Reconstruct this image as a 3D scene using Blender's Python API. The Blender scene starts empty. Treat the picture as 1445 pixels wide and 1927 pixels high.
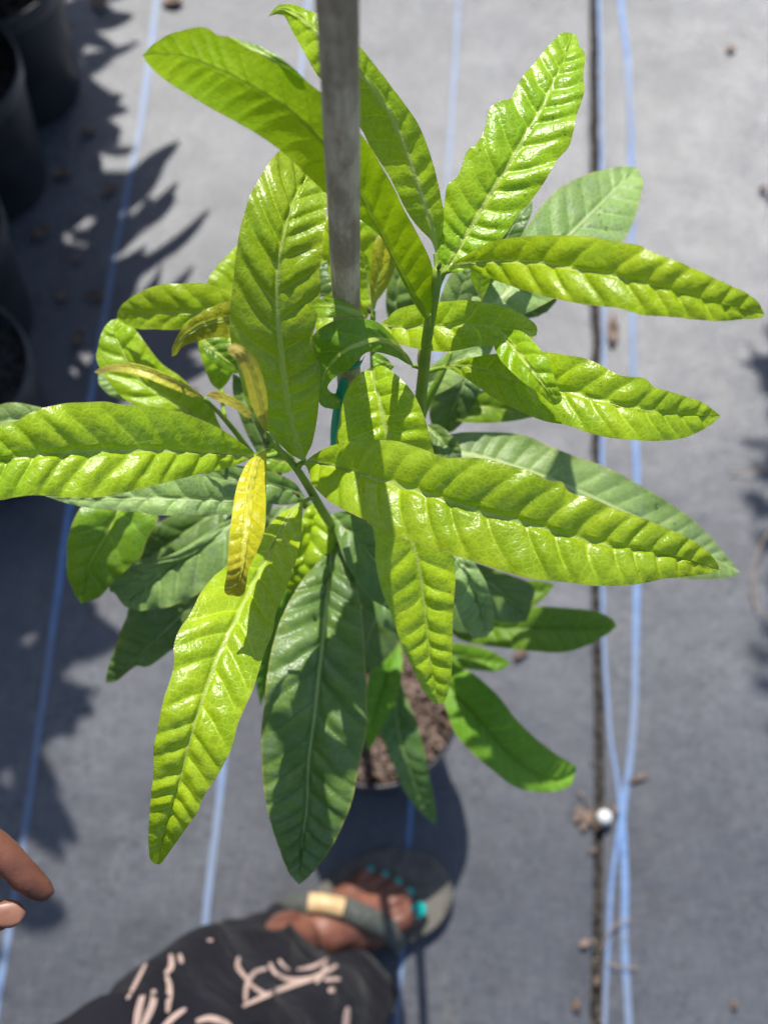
import bpy, bmesh, math, random
import numpy as np
from mathutils import Vector, Matrix
from mathutils.bvhtree import BVHTree

random.seed(7); rng = np.random.RandomState(7)
S = bpy.context.scene
W, H, F = 1445.0, 1927.0, 2313.0            # photograph size and focal length in its pixels

# ------------------------------------------------------------------ camera
CAM = Vector((0, 0, 1.58))
tilt, roll = math.radians(20), math.radians(2.5)
r0 = Vector((1, 0, 0)); u0 = Vector((0, math.cos(tilt), math.sin(tilt))); fw = Vector((0, math.sin(tilt), -math.cos(tilt)))
rt = r0 * math.cos(roll) + u0 * math.sin(roll); up = -r0 * math.sin(roll) + u0 * math.cos(roll)
cd = bpy.data.cameras.new("camera"); cam = bpy.data.objects.new("camera", cd); S.collection.objects.link(cam)
M4 = Matrix((( rt.x, up.x, -fw.x, CAM.x), (rt.y, up.y, -fw.y, CAM.y), (rt.z, up.z, -fw.z, CAM.z), (0, 0, 0, 1)))
cam.matrix_world = M4
cd.sensor_fit = 'VERTICAL'; cd.sensor_height = 24; cd.lens = F * 24 / H
cd.clip_start = 0.02; cd.clip_end = 500
cd.dof.use_dof = True; cd.dof.focus_distance = 0.575; cd.dof.aperture_fstop = cd.lens / 6.2
S.camera = cam

# ------------------------------------------------------------------ world, sun, exposure
AZ, EL = math.radians(11), math.radians(55)
sdir = Vector((math.sin(AZ) * math.cos(EL), -math.cos(AZ) * math.cos(EL), -math.sin(EL)))   # light travels this way
w = bpy.data.worlds.new("World"); S.world = w; w.use_nodes = True
nt = w.node_tree; bg = nt.nodes["Background"]
sky = nt.nodes.new("ShaderNodeTexSky"); sky.sky_type = 'NISHITA'; sky.sun_disc = False
sky.sun_elevation = EL; sky.sun_rotation = math.atan2(-sdir.x, -sdir.y)
nt.links.new(sky.outputs[0], bg.inputs[0]); bg.inputs[1].default_value = 0.115
sl = bpy.data.lights.new("sun", 'SUN'); sl.energy = 4.4; sl.angle = math.radians(0.5); sl.color = (1, 0.965, 0.9)
so = bpy.data.objects.new("sun", sl); S.collection.objects.link(so)
so.rotation_euler = sdir.to_track_quat('-Z', 'Y').to_euler(); so.location = (0, 2, 4)
S.view_settings.view_transform = 'Standard'; S.view_settings.look = 'None'; S.view_settings.gamma = 1
S.view_settings.exposure = 0.2
S.render.engine = 'CYCLES'
try:
    S.cycles.use_denoising = True; S.cycles.max_bounces = 8; S.cycles.transmission_bounces = 6
except Exception: pass

# ------------------------------------------------------------------ helpers
def U(x, y, d):                                   # pixel and depth to a world point
    return CAM + fw * d + rt * ((x - W / 2) / F * d) + up * ((H / 2 - y) / F * d)
def G(x, y, z=0.0):                               # pixel and height to a world point
    v = fw + rt * ((x - W / 2) / F) + up * ((H / 2 - y) / F)
    return CAM + v * ((z - CAM.z) / v.z)
def link(name, me, mats=None, parent=None, smooth=True):
    o = bpy.data.objects.new(name, me); S.collection.objects.link(o)
    if mats is not None:
        for m in (mats if isinstance(mats, (list, tuple)) else [mats]): me.materials.append(m)
    if parent is not None: o.parent = parent
    if smooth and len(me.polygons): me.polygons.foreach_set('use_smooth', [True] * len(me.polygons))
    return o
def mesh(name, v, f, mats=None, parent=None, smooth=True):
    me = bpy.data.meshes.new(name); me.from_pydata([tuple(p) for p in v], [], f); me.update()
    return link(name, me, mats, parent, smooth)
def empty(name, loc=(0, 0, 0)):
    o = bpy.data.objects.new(name, None); S.collection.objects.link(o); o.location = loc; o.empty_display_size = .05
    return o
def tag(o, label=None, cat=None, group=None, kind=None):
    if label: o['label'] = label
    if cat: o['category'] = cat
    if group: o['group'] = group
    if kind: o['kind'] = kind
    return o
def reparent(child, par):                         # parts are built in world space; keep them there
    child.parent = par; child.matrix_parent_inverse = Matrix.Translation(-Vector(par.location))
def crs(P, n, closed=False):                      # Catmull-Rom by arc length -> n samples
    P = np.array(P, float)
    if len(P) == 2: 
        t = np.linspace(0, 1, n)[:, None]; return P[0] * (1 - t) + P[1] * t
    Q = np.vstack([2 * P[0] - P[1], P, 2 * P[-1] - P[-2]]); out = []
    for i in range(1, len(Q) - 2):
        p0, p1, p2, p3 = Q[i - 1], Q[i], Q[i + 1], Q[i + 2]
        t = np.linspace(0, 1, 13)[:-1, None]
        out.append(.5 * (2 * p1 + (p2 - p0) * t + (2 * p0 - 5 * p1 + 4 * p2 - p3) * t ** 2 + (3 * p1 - p0 - 3 * p2 + p3) * t ** 3))
    out = np.vstack(out + [P[-1:]])
    s = np.r_[0, np.cumsum(np.linalg.norm(np.diff(out, axis=0), axis=1))]; q = np.linspace(0, s[-1], n)
    return np.stack([np.interp(q, s, out[:, k]) for k in range(out.shape[1])], 1)
def tube_data(pts, rad, n=12, cap=True, off=0):
    pts = [Vector(p) for p in pts]; v = []; f = []; N = len(pts)
    if not hasattr(rad, '__len__'): rad = [rad] * N
    ref = Vector((0.3, 0.9, 0.2)).normalized(); prev = None
    for i, p in enumerate(pts):
        t = (pts[min(i + 1, N - 1)] - pts[max(i - 1, 0)]).normalized()
        a = (ref - t * ref.dot(t)).normalized() if prev is None else (prev - t * prev.dot(t)).normalized()
        prev = a; b = t.cross(a)
        for k in range(n):
            q = 2 * math.pi * k / n; v.append(p + (a * math.cos(q) + b * math.sin(q)) * rad[i])
    for i in range(N - 1):
        for k in range(n):
            k2 = (k + 1) % n; f.append([off + i * n + k, off + i * n + k2, off + (i + 1) * n + k2, off + (i + 1) * n + k])
    if cap:
        f.append([off + k for k in range(n)][::-1]); f.append([off + (N - 1) * n + k for k in range(n)])
    return v, f
def tube(name, pts, rad, mats, parent=None, n=12):
    v, f = tube_data(pts, rad, n); return mesh(name, v, f, mats, parent)

# ------------------------------------------------------------------ materials
class NT:
    def __init__(s, name):
        s.m = bpy.data.materials.new(name); s.m.use_nodes = True; s.t = s.m.node_tree
        s.b = s.t.nodes["Principled BSDF"]; s.out = s.t.nodes["Material Output"]
    def n(s, typ, **kw):
        x = s.t.nodes.new(typ)
        for k, v in kw.items():
            if k.startswith('_'): setattr(x, k[1:], v)
        return x
    def l(s, a, b): s.t.links.new(a, b)
    def val(s, sock, v):
        if isinstance(v, (int, float)): sock.default_value = v
        elif isinstance(v, (tuple, list)): sock.default_value = (*v, 1) if len(v) == 3 and len(sock.default_value) == 4 else v
        else: s.l(v, sock)
    def math(s, op, a, b=0.0, c=None):
        x = s.n("ShaderNodeMath"); x.operation = op; s.val(x.inputs[0], a); s.val(x.inputs[1], b)
        if c is not None: s.val(x.inputs[2], c)
        return x.outputs[0]
    def ss(s, v, lo, hi):                          # smoothstep lo..hi
        x = s.n("ShaderNodeMapRange"); x.interpolation_type = 'SMOOTHSTEP'; s.val(x.inputs[0], v)
        x.inputs[1].default_value = lo; x.inputs[2].default_value = hi; x.inputs[3].default_value = 0; x.inputs[4].default_value = 1
        return x.outputs[0]
    def mix(s, f, a, b, mode='MIX'):
        x = s.n("ShaderNodeMix"); x.data_type = 'RGBA'; x.blend_type = mode
        s.val(x.inputs[0], f); s.val(x.inputs[6], a); s.val(x.inputs[7], b); return x.outputs[2]
    def noise(s, scale, detail=3, rough=.5, vec=None, dist=0):
        x = s.n("ShaderNodeTexNoise"); x.inputs['Scale'].default_value = scale; x.inputs['Detail'].default_value = detail
        x.inputs['Roughness'].default_value = rough; x.inputs['Distortion'].default_value = dist
        s.l(vec if vec is not None else s.pos(), x.inputs['Vector']); return x.outputs[0]
    def vor(s, scale, feat='F1', vec=None, rnd=1, dim='3D'):
        x = s.n("ShaderNodeTexVoronoi"); x.feature = feat; x.voronoi_dimensions = dim; x.inputs['Scale'].default_value = scale; x.inputs['Randomness'].default_value = rnd
        s.l(vec if vec is not None else s.pos(), x.inputs['Vector']); return x
    def pos(s):
        if not hasattr(s, '_p'): s._p = s.n("ShaderNodeNewGeometry").outputs['Position']
        return s._p
    def mapping(s, sc, rot=(0, 0, 0)):
        x = s.n("ShaderNodeMapping"); x.inputs['Scale'].default_value = sc; x.inputs['Rotation'].default_value = rot
        s.l(s.pos(), x.inputs[0]); return x.outputs[0]
    def bump(s, h, strength, dist, prev=None):
        x = s.n("ShaderNodeBump"); x.inputs['Strength'].default_value = strength; x.inputs['Distance'].default_value = dist
        s.l(h, x.inputs['Height'])
        if prev is not None: s.l(prev, x.inputs['Normal'])
        return x.outputs[0]
    def attr(s, name):
        x = s.n("ShaderNodeAttribute"); x.attribute_name = name; return x.outputs['Fac']

def leaf_mat(name, ca, cb, trans, tcol, rough=.36, dust=0.0, vein=.5, veincol=None, ribcol=None, tipcol=None, spots=.5, marks=0.0, spec=.5):
    k = NT(name)
    ph, sw, tt, sa = k.attr('ph'), k.attr('sw'), k.attr('tt'), k.attr('ss')
    asw = k.math('ABSOLUTE', sw); asa = k.math('ABSOLUTE', sa)
    veincol = veincol or tuple(min(1, c * 1.5 + .03) for c in cb); ribcol = ribcol or (.60, .72, .16)
    col = k.mix(k.ss(k.noise(28, 4, .6), .35, .68), ca, cb)
    col = k.mix(k.math('MULTIPLY', k.ss(k.noise(160, 3, .6), .45, .7), .35), col, tuple(c * .72 for c in ca))
    if dust > 0:                                    # pale dried residue left by watering
        d1 = k.ss(k.noise(75, 5, .7, dist=.6), .46, .68)
        d2 = k.math('MULTIPLY', d1, dust)
        col = k.mix(d2, col, (.22, .30, .17))
    fr = k.math('FRACT', ph); dv = k.math('MINIMUM', fr, k.math('SUBTRACT', 1.0, fr))
    vm = k.math('SUBTRACT', 1.0, k.ss(dv, .012, .055))
    vm = k.math('MULTIPLY', vm, k.math('SUBTRACT', 1.0, k.ss(asa, .55, .95)))
    col = k.mix(k.math('MULTIPLY', vm, vein), col, veincol)
    ret = k.vor(330, 'DISTANCE_TO_EDGE')
    rm = k.math('SUBTRACT', 1.0, k.ss(ret.outputs['Distance'], .02, .12))
    col = k.mix(k.math('MULTIPLY', rm, .24), col, veincol)
    if tipcol: col = k.mix(k.ss(tt, .55, 1.0), col, tipcol)
    oi = k.n("ShaderNodeObjectInfo"); hs = k.n("ShaderNodeHueSaturation")     # every leaf a little different
    rv = k.n("ShaderNodeMapRange"); k.l(oi.outputs['Random'], rv.inputs[0]); rv.inputs[3].default_value = .84; rv.inputs[4].default_value = 1.14; k.l(rv.outputs[0], hs.inputs['Value'])
    rh = k.n("ShaderNodeMapRange"); k.l(k.math('FRACT', k.math('MULTIPLY', oi.outputs['Random'], 7.31)), rh.inputs[0]); rh.inputs[3].default_value = .490; rh.inputs[4].default_value = .512; k.l(rh.outputs[0], hs.inputs['Hue'])
    k.l(col, hs.inputs['Color']); col = hs.outputs[0]
    pt = k.math('MULTIPLY', k.ss(k.noise(11, 2, .5), .52, .70), .35); col = k.mix(pt, col, tuple(min(1, c * 1.25 + .03) for c in cb))
    # margins slightly yellow, a few brown specks and bitten marks
    em = k.math('MULTIPLY', k.ss(asa, .93, 1.0), .45); col = k.mix(em, col, (.42, .40, .08))
    if spots > 0:
        v = k.vor(230); sp = k.math('LESS_THAN', v.outputs['Distance'], .16)
        big = k.ss(k.noise(32, 2), .60, .68)
        col = k.mix(k.math('MULTIPLY', k.math('MULTIPLY', sp, big), spots), col, (.16, .10, .01))
        yb = k.math('MULTIPLY', k.ss(k.noise(45, 4, .7), .62, .75), k.ss(asa, .6, .95)); col = k.mix(k.math('MULTIPLY', yb, spots), col, (.45, .36, .03))
    rw = k.math('MULTIPLY', k.math('SUBTRACT', 1.25, tt), .00150)
    rib = k.math('SUBTRACT', 1.0, k.ss(k.math('DIVIDE', asw, rw), .55, 1.1))
    col = k.mix(k.math('MULTIPLY', rib, .85), col, ribcol)
    k.l(col, k.b.inputs['Base Color'])
    rr = k.n("ShaderNodeMapRange"); k.l(k.noise(120, 4, .6), rr.inputs[0]); rr.inputs[3].default_value = rough - .10; rr.inputs[4].default_value = rough + .16
    k.l(rr.outputs[0], k.b.inputs['Roughness']); k.b.inputs['Specular IOR Level'].default_value = spec
    b1 = k.bump(k.noise(230, 4, .6), .45, .0009)
    b2 = k.bump(k.ss(ret.outputs['Distance'], .0, .2), .32, .00022, b1)
    b3 = k.bump(k.noise(900, 2, .6), .15, .0002, b2)
    k.l(b3, k.b.inputs['Normal'])
    tr = k.n("ShaderNodeBsdfTranslucent")
    tc = k.mix(.6, col, tcol); tc = k.mix(k.math('MULTIPLY', rib, .5), tc, (.2, .3, .04)); k.l(tc, tr.inputs[0]); k.l(b1, tr.inputs['Normal'])
    mx = k.n("ShaderNodeMixShader"); mx.inputs[0].default_value = trans
    k.l(k.b.outputs[0], mx.inputs[1]); k.l(tr.outputs[0], mx.inputs[2]); k.l(mx.outputs[0], k.out.inputs[0])
    return k.m
LM = {
 'bright': leaf_mat('young_leaf_green', (.28, .465, .008), (.42, .59, .012), .30, (.58, .86, .03), .28, spec=.65),
 'lime':   leaf_mat('lime_leaf_green', (.31, .50, .008), (.43, .60, .014), .32, (.70, .88, .02), .30),
 'mid':    leaf_mat('mid_leaf_green', (.15, .31, .012), (.24, .41, .016), .28, (.36, .62, .02), .30, dust=.2),
 'under':  leaf_mat('leaf_underside_green', (.36, .54, .008), (.44, .60, .010), .55, (.62, .80, .01), .55, vein=.6, veincol=(.14, .28, .006), ribcol=(.20, .34, .02), spots=.3, spec=.2),
 'yellow': leaf_mat('yellow_leaf', (.52, .50, .006), (.66, .60, .010), .26, (.75, .65, .02), .30, tipcol=(.48, .38, .03), ribcol=(.72, .68, .08), spots=0),
 'bronze': leaf_mat('bronze_leaf', (.50, .49, .045), (.58, .55, .06), .28, (.6, .5, .05), .36, tipcol=(.48, .36, .10), ribcol=(.50, .43, .08), spots=0),
 'olive':  leaf_mat('olive_leaf', (.32, .36, .012), (.40, .42, .018), .28, (.6, .6, .03), .34, tipcol=(.36, .36, .02), spots=.15),
 'dark':   leaf_mat('old_leaf_dark_green', (.12, .22, .04), (.19, .31, .06), .16, (.18, .42, .04), .33, dust=.55, ribcol=(.42, .54, .20), veincol=(.10, .20, .04)),
 'dusty':  leaf_mat('dusty_leaf_green', (.22, .36, .09), (.32, .46, .13), .16, (.2, .4, .05), .42, dust=.75, ribcol=(.5, .6, .26)),
 'low':    leaf_mat('low_leaf_green', (.13, .29, .010), (.18, .35, .014), .22, (.2, .45, .01), .5, spots=.2, ribcol=(.14, .24, .02)),
}
def simple(name, c1, c2, scale, rough, bs=.0, bd=.001, bscale=200, spec=.4, sheen=0):
    k = NT(name); k.l(k.mix(k.ss(k.noise(scale, 4, .6), .35, .65), c1, c2), k.b.inputs['Base Color'])
    k.b.inputs['Roughness'].default_value = rough; k.b.inputs['Specular IOR Level'].default_value = spec
    if bs: k.l(k.bump(k.noise(bscale, 4, .6), bs, bd), k.b.inputs['Normal'])
    return k.m
m_stem = simple('green_stem', (.20, .34, .04), (.30, .42, .05), 60, .5, .4, .0006, 300)
m_wood = simple('woody_stem', (.14, .11, .06), (.22, .17, .09), 80, .8, .5, .001, 300)
m_bud = simple('bud_scale', (.12, .14, .05), (.22, .20, .07), 200, .6)
# fabric ground
def fabric_mat():
    k = NT('woven_ground_fabric')
    big = k.noise(2.2, 4, .55); med = k.noise(9, 5, .6); fine = k.noise(60, 4, .7)
    col = k.mix(k.ss(big, .35, .68), (.070, .076, .094), (.165, .173, .197))
    col = k.mix(k.math('MULTIPLY', k.ss(med, .44, .62), .7), col, (.085, .09, .106))
    col = k.mix(k.math('MULTIPLY', k.ss(fine, .45, .66), .42), col, (.095, .097, .106))
    v = k.vor(58, dim='2D'); rad = k.noise(11, 2)                                   # small damp stains
    sp = k.math('SUBTRACT', 1.0, k.ss(v.outputs['Distance'], .10, .34))
    col = k.mix(k.math('MULTIPLY', k.math('MULTIPLY', sp, k.ss(rad, .44, .56)), .8), col, (.045, .047, .056))
    v2 = k.vor(75, dim='2D'); sp2 = k.math('SUBTRACT', 1.0, k.ss(v2.outputs['Distance'], .12, .36))
    col = k.mix(k.math('MULTIPLY', k.math('MULTIPLY', sp2, k.ss(k.noise(5, 2), .48, .56)), .42), col, (.075, .077, .088))
    v3 = k.vor(6, dim='2D'); sp3 = k.math('SUBTRACT', 1.0, k.ss(k.math('ADD', v3.outputs['Distance'], k.math('MULTIPLY', k.noise(40, 3), .25)), .18, .34))
    col = k.mix(k.math('MULTIPLY', sp3, .7), col, (.05, .052, .06))
    col = k.mix(k.math('MULTIPLY', k.ss(k.noise(38, 3, .6), .50, .64), .5), col, (.075, .078, .09))
    for sc in ((1, 14, 1), (14, 1, 1)):
        col = k.mix(k.math('MULTIPLY', k.ss(k.noise(26, 3, .7, vec=k.mapping(sc)), .44, .62), .42), col, (.06, .065, .08))
        col = k.mix(k.math('MULTIPLY', k.ss(k.noise(31, 3, .7, vec=k.mapping(sc)), .54, .70), .30), col, (.32, .335, .37))
    # brown silt swept into streaks
    st = k.noise(3, 5, .65, vec=k.mapping((5, 1, 1))); col = k.mix(k.math('MULTIPLY', k.ss(st, .58, .74), .3), col, (.20, .18, .15))
    # weave: threads both ways
    wx = k.n("ShaderNodeTexWave"); wx.wave_type = 'BANDS'; wx.bands_direction = 'X'; wx.inputs['Scale'].default_value = 120; wx.inputs['Distortion'].default_value = .6; k.l(k.pos(), wx.inputs[0])
    wy = k.n("ShaderNodeTexWave"); wy.wave_type = 'BANDS'; wy.bands_direction = 'Y'; wy.inputs['Scale'].default_value = 90; wy.inputs['Distortion'].default_value = .6; k.l(k.pos(), wy.inputs[0])
    wv = k.math('MULTIPLY', wx.outputs[1], wy.outputs[1])
    col = k.mix(k.math('MULTIPLY', k.math('SUBTRACT', 1.0, wv), .22), col, (.08, .08, .09))
    k.l(col, k.b.inputs['Base Color'])
    k.b.inputs['Specular IOR Level'].default_value = .75
    rr = k.n("ShaderNodeMapRange"); k.l(k.noise(14, 5, .7), rr.inputs[0]); rr.inputs[3].default_value = .28; rr.inputs[4].default_value = .50; k.l(rr.outputs[0], k.b.inputs['Roughness'])
    b = k.bump(wx.outputs[1], .8, .0003); b = k.bump(wy.outputs[1], .6, .00012, b); b = k.bump(k.noise(7, 4, .6), .25, .012, b); b = k.bump(k.noise(35, 3, .6, vec=k.mapping((1, .35, 1))), .3, .004, b)
    k.l(b, k.b.inputs['Normal']); return k.m
m_fab = fabric_mat()
def blue_mat():
    k = NT('blue_woven_stripe'); c = k.mix(k.ss(k.noise(90, 4), .35, .65), (.13, .25, .52), (.19, .33, .60))
    c = k.mix(k.math('MULTIPLY', k.ss(k.noise(2.6, 3, .6), .40, .60), .75), c, (.21, .245, .31))
    wv = k.n("ShaderNodeTexWave"); wv.wave_type = 'BANDS'; wv.bands_direction = 'Y'; wv.inputs['Scale'].default_value = 70; k.l(k.pos(), wv.inputs[0])
    c = k.mix(k.math('MULTIPLY', wv.outputs[1], .25), c, (.10, .14, .24)); c = k.mix(k.math('MULTIPLY', k.ss(k.noise(40, 5, .7), .55, .7), .4), c, (.12, .12, .14))
    k.l(c, k.b.inputs['Base Color']); k.b.inputs['Roughness'].default_value = .5; k.l(k.bump(wv.outputs[1], .4, .0003), k.b.inputs['Normal']); return k.m
m_blue = blue_mat()
m_soil = simple('dark_soil', (.014, .013, .012), (.075, .068, .062), 90, .95, .8, .006, 120)
m_pot = simple('black_pot_plastic', (.012, .013, .018), (.022, .024, .032), 12, .42, .15, .001, 60)
m_rim = simple('black_pot_rim', (.03, .032, .04), (.05, .052, .062), 40, .35, .15, .001, 60)
def mulch_mat():
    k = NT('bark_mulch'); v = k.vor(95)
    c = k.mix(k.ss(k.noise(130, 3), .35, .65), (.06, .032, .02), (.28, .19, .14)); k.l(k.mix(k.math('MULTIPLY', k.ss(v.outputs['Distance'], .35, .7), .8), c, (.03, .018, .012)), k.b.inputs['Base Color'])
    k.b.inputs['Roughness'].default_value = .9; k.l(k.bump(v.outputs['Distance'], .8, .006), k.b.inputs['Normal']); return k.m
m_mulch = mulch_mat()
def stake_mat():
    k = NT('weathered_bamboo')
    st = k.noise(60, 5, .65, vec=k.mapping((6, 6, .5))); bl = k.noise(38, 4, .7, vec=k.mapping((1, 1, .5)))
    c = k.mix(k.ss(st, .3, .7), (.58, .44, .31), (.80, .65, .50)); c = k.mix(k.math('MULTIPLY', k.ss(bl, .45, .62), .65), c, (.22, .15, .10))
    sp = k.noise(400, 3, .6, vec=k.mapping((2, 2, .7))); c = k.mix(k.math('MULTIPLY', k.ss(sp, .55, .7), .35), c, (.60, .56, .50))
    k.l(c, k.b.inputs['Base Color']); k.b.inputs['Roughness'].default_value = .75
    k.l(k.bump(k.noise(200, 4, .7, vec=k.mapping((4, 4, .3))), .5, .0007), k.b.inputs['Normal']); return k.m
m_stake = stake_mat()
m_teal = simple('teal_plastic_tape', (.0, .30, .24), (.01, .40, .32), 40, .3)
def skin_mat():
    k = NT('brown_skin'); k.l(k.mix(k.ss(k.noise(35, 4), .3, .7), (.155, .055, .033), (.29, .115, .072)), k.b.inputs['Base Color'])
    k.b.inputs['Roughness'].default_value = .48; k.b.inputs['Subsurface Weight'].default_value = .12; k.b.inputs['Subsurface Radius'].default_value = (.01, .004, .002); k.b.inputs['Subsurface Scale'].default_value = .5
    k.l(k.bump(k.noise(450, 4, .6), .45, .0006), k.b.inputs['Normal']); return k.m
m_skin = skin_mat()
m_nail = simple('turquoise_nail_polish', (.0, .38, .34), (.01, .45, .40), 50, .2)
m_fnail = simple('bare_fingernail', (.24, .10, .065), (.32, .15, .10), 50, .35)
m_sole = simple('sandal_sole_rubber', (.11, .10, .085), (.17, .155, .13), 60, .7, .3, .001, 200)
m_strap = simple('sandal_strap', (.075, .08, .07), (.12, .125, .11), 120, .75, .4, .0008, 400)
m_buckle = simple('tan_buckle', (.62, .42, .20), (.72, .52, .28), 60, .4)
def cloth_mat(name, c1, c2):
    k = NT(name); k.l(k.mix(k.ss(k.noise(14, 4), .35, .65), c1, c2), k.b.inputs['Base Color']); k.b.inputs['Roughness'].default_value = .9; k.b.inputs['Specular IOR Level'].default_value = .2
    try: k.b.inputs['Sheen Weight'].default_value = .06
    except Exception: pass
    b = k.bump(k.noise(16, 3, .5, dist=1.2), .7, .014); k.l(k.bump(k.noise(700, 2, .6), .3, .0004, b), k.b.inputs['Normal']); return k.m
m_cloth = cloth_mat('charcoal_cotton', (.008, .0075, .011), (.013, .012, .018))
m_print = simple('cream_pink_print', (.62, .43, .36), (.74, .54, .46), 60, .8)
m_hair = simple('dark_hair', (.015, .01, .008), (.03, .02, .015), 200, .5)
m_litter = simple('dry_leaf_litter', (.11, .07, .05), (.29, .21, .16), 60, .8, .5, .001, 200)
m_straw = simple('dry_straw', (.30, .21, .13), (.42, .32, .22), 80, .8)
m_white = simple('white_plastic', (.75, .75, .72), (.85, .85, .82), 60, .4)
k = NT('water'); k.b.inputs['Base Color'].default_value = (1, 1, 1, 1); k.b.inputs['Roughness'].default_value = .02; k.b.inputs['Transmission Weight'].default_value = 1; k.b.inputs['IOR'].default_value = 1.33; m_water = k.m

# ------------------------------------------------------------------ ground
def sheet(name, x0, x1, y0, y1, z, nx, ny, mat, amp=0):
    v = []; f = []
    for j in range(ny + 1):
        for i in range(nx + 1):
            x = x0 + (x1 - x0) * i / nx; y = y0 + (y1 - y0) * j / ny
            v.append((x, y, z + amp * (math.sin(x * 9 + 2 * math.sin(y * 3)) * math.sin(y * 5 + x * 4) + .5 * math.sin(x * 23 + y * 7))))
    for j in range(ny):
        for i in range(nx):
            a = j * (nx + 1) + i; f.append([a, a + 1, a + nx + 2, a + nx + 1])
    return mesh(name, v, f, mat)
ground = tag(sheet('ground', -60, 60, -60, 60, -.012, 12, 12, m_soil), kind='structure')
# two lengths of fabric meeting at a seam: their edges follow the seam line of the photograph
def fabric(name, left):
    v = []; f = []; ys = np.linspace(-.6, 2.2, 90)
    near = [(1108, 0), (1110, 400), (1114, 800), (1112, 1100), (1118, 1400), (1115, 1700), (1109, 1927)]
    far = [(1126, 0), (1128, 400), (1131, 800), (1130, 1100), (1138, 1400), (1134, 1700), (1132, 1927)]
    e = np.array([[*G(x, y)] for x, y in (near if left else far)])[::-1]
    ex = np.interp(ys, e[:, 1], e[:, 0])
    ex += np.array([.0009 * math.sin(y * 61) + .0006 * math.sin(y * 143) for y in ys])
    cols = np.r_[0, .004, .012, .03, .06, np.linspace(.12, 2.6, 22)] * (-1 if left else 1)
    for j, y in enumerate(ys):
        for c in cols:
            x = ex[j] + c; edge = math.exp(-abs(c) / .012)
            v.append((x, y, .0022 * math.sin(x * 9 + 2 * math.sin(y * 3)) * math.sin(y * 5 + x * 4) + .0012 * math.sin(x * 21 + y * 9) - .002 * edge))
    n = len(cols)
    for j in range(len(ys) - 1):
        for i in range(n - 1):
            a = j * n + i; q = [a, a + 1, a + n + 1, a + n]; f.append(q[::-1] if left else q)
    return mesh(name, v, f, m_fab)
fl = fabric('ground_cover', True); tag(fl, kind='structure')
fr_ = fabric('ground_cover', False); tag(fr_, kind='structure')
def zfab(x, y): return .0022 * math.sin(x * 9 + 2 * math.sin(y * 3)) * math.sin(y * 5 + x * 4) + .0012 * math.sin(x * 21 + y * 9)
def stripe(pts, wpx, parent, lift=.0016, wave=.0004):
    P = crs([[*G(x, y)][:2] for x, y in pts], 140); v = []; f = []
    for i, p in enumerate(P):
        t = P[min(i + 1, len(P) - 1)] - P[max(i - 1, 0)]; t /= np.linalg.norm(t); nrm = np.array([-t[1], t[0]])
        ww = wpx / 1480 * .5
        for s in (-1, -.33, .33, 1):
            q = p + nrm * s * ww + nrm * wave * math.sin(i * .6)
            v.append((q[0], q[1], zfab(q[0], q[1]) + lift))
    for i in range(len(P) - 1):
        for s in range(3): a = i * 4 + s; f.append([a, a + 1, a + 5, a + 4])
    o = mesh('blue_stripe', v, f, m_blue); reparent(o, parent); return o
def ln(x1440, y0=-200, y1=2300):
    f_ = lambda y: 1185 + (x1440 - 1185) * (y + 5400) / 6840
    return [(f_(y), y) for y in (y0, 400, 1000, 1500, y1)]
stripe([(318, -200), (288, 60), (262, 250), (232, 400), (203, 560), (172, 740), (130, 970), (95, 1230), (48, 1560), (4, 1830), (-60, 2250)], 13.5, fl)
stripe(ln(420), 13, fl); stripe(ln(777), 9, fl)
stripe([(1122, -200), (1128, 100), (1135, 600), (1131, 900), (1132, 1100), (1137, 1232), (1146, 1369), (1160, 1460), (1166, 1530), (1162, 1570), (1150, 1664), (1144, 1755), (1139, 1869), (1136, 1960), (1120, 2300)], 7.5, fr_, .0016)
stripe([(1150, -200), (1166, 0), (1180, 130), (1187, 300), (1188, 500), (1190, 700), (1196, 900), (1196, 1100), (1194, 1278), (1187, 1414), (1173, 1505), (1169, 1540), (1171, 1570), (1175, 1664), (1173, 1778), (1182, 1927), (1195, 2300)], 13, fr_, .0026)

# ------------------------------------------------------------------ pots
def lathe(name, prof, loc, mat, parent=None, n=64, wob=0):
    v = []; f = []
    for (r, z) in prof:
        for k in range(n):
            q = 2 * math.pi * k / n; rr = r * (1 + wob * math.sin(3 * q + z * 30)); v.append((loc[0] + rr * math.cos(q), loc[1] + rr * math.sin(q), loc[2] + z))
    for j in range(len(prof) - 1):
        for k in range(n):
            k2 = (k + 1) % n; f.append([j * n + k, j * n + k2, (j + 1) * n + k2, (j + 1) * n + k])
    return mesh(name, v, f, mat)
def soil_disc(name, c, r, mat, seed, amp=.006):
    R = random.Random(seed); v = [tuple(c)]; f = []; nr, n = 16, 56
    for j in range(1, nr + 1):
        for k in range(n):
            q = 2 * math.pi * k / n; rr = r * j / nr
            v.append((c[0] + rr * math.cos(q), c[1] + rr * math.sin(q), c[2] + R.uniform(-amp, amp) * (j < nr)))
    for k in range(n): f.append([0, 1 + k, 1 + (k + 1) % n])
    for j in range(nr - 1):
        for k in range(n): a = 1 + j * n; f.append([a + k, a + n + k, a + n + (k + 1) % n, a + (k + 1) % n])
    return mesh(name, v, f, mat, smooth=False)
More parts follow.
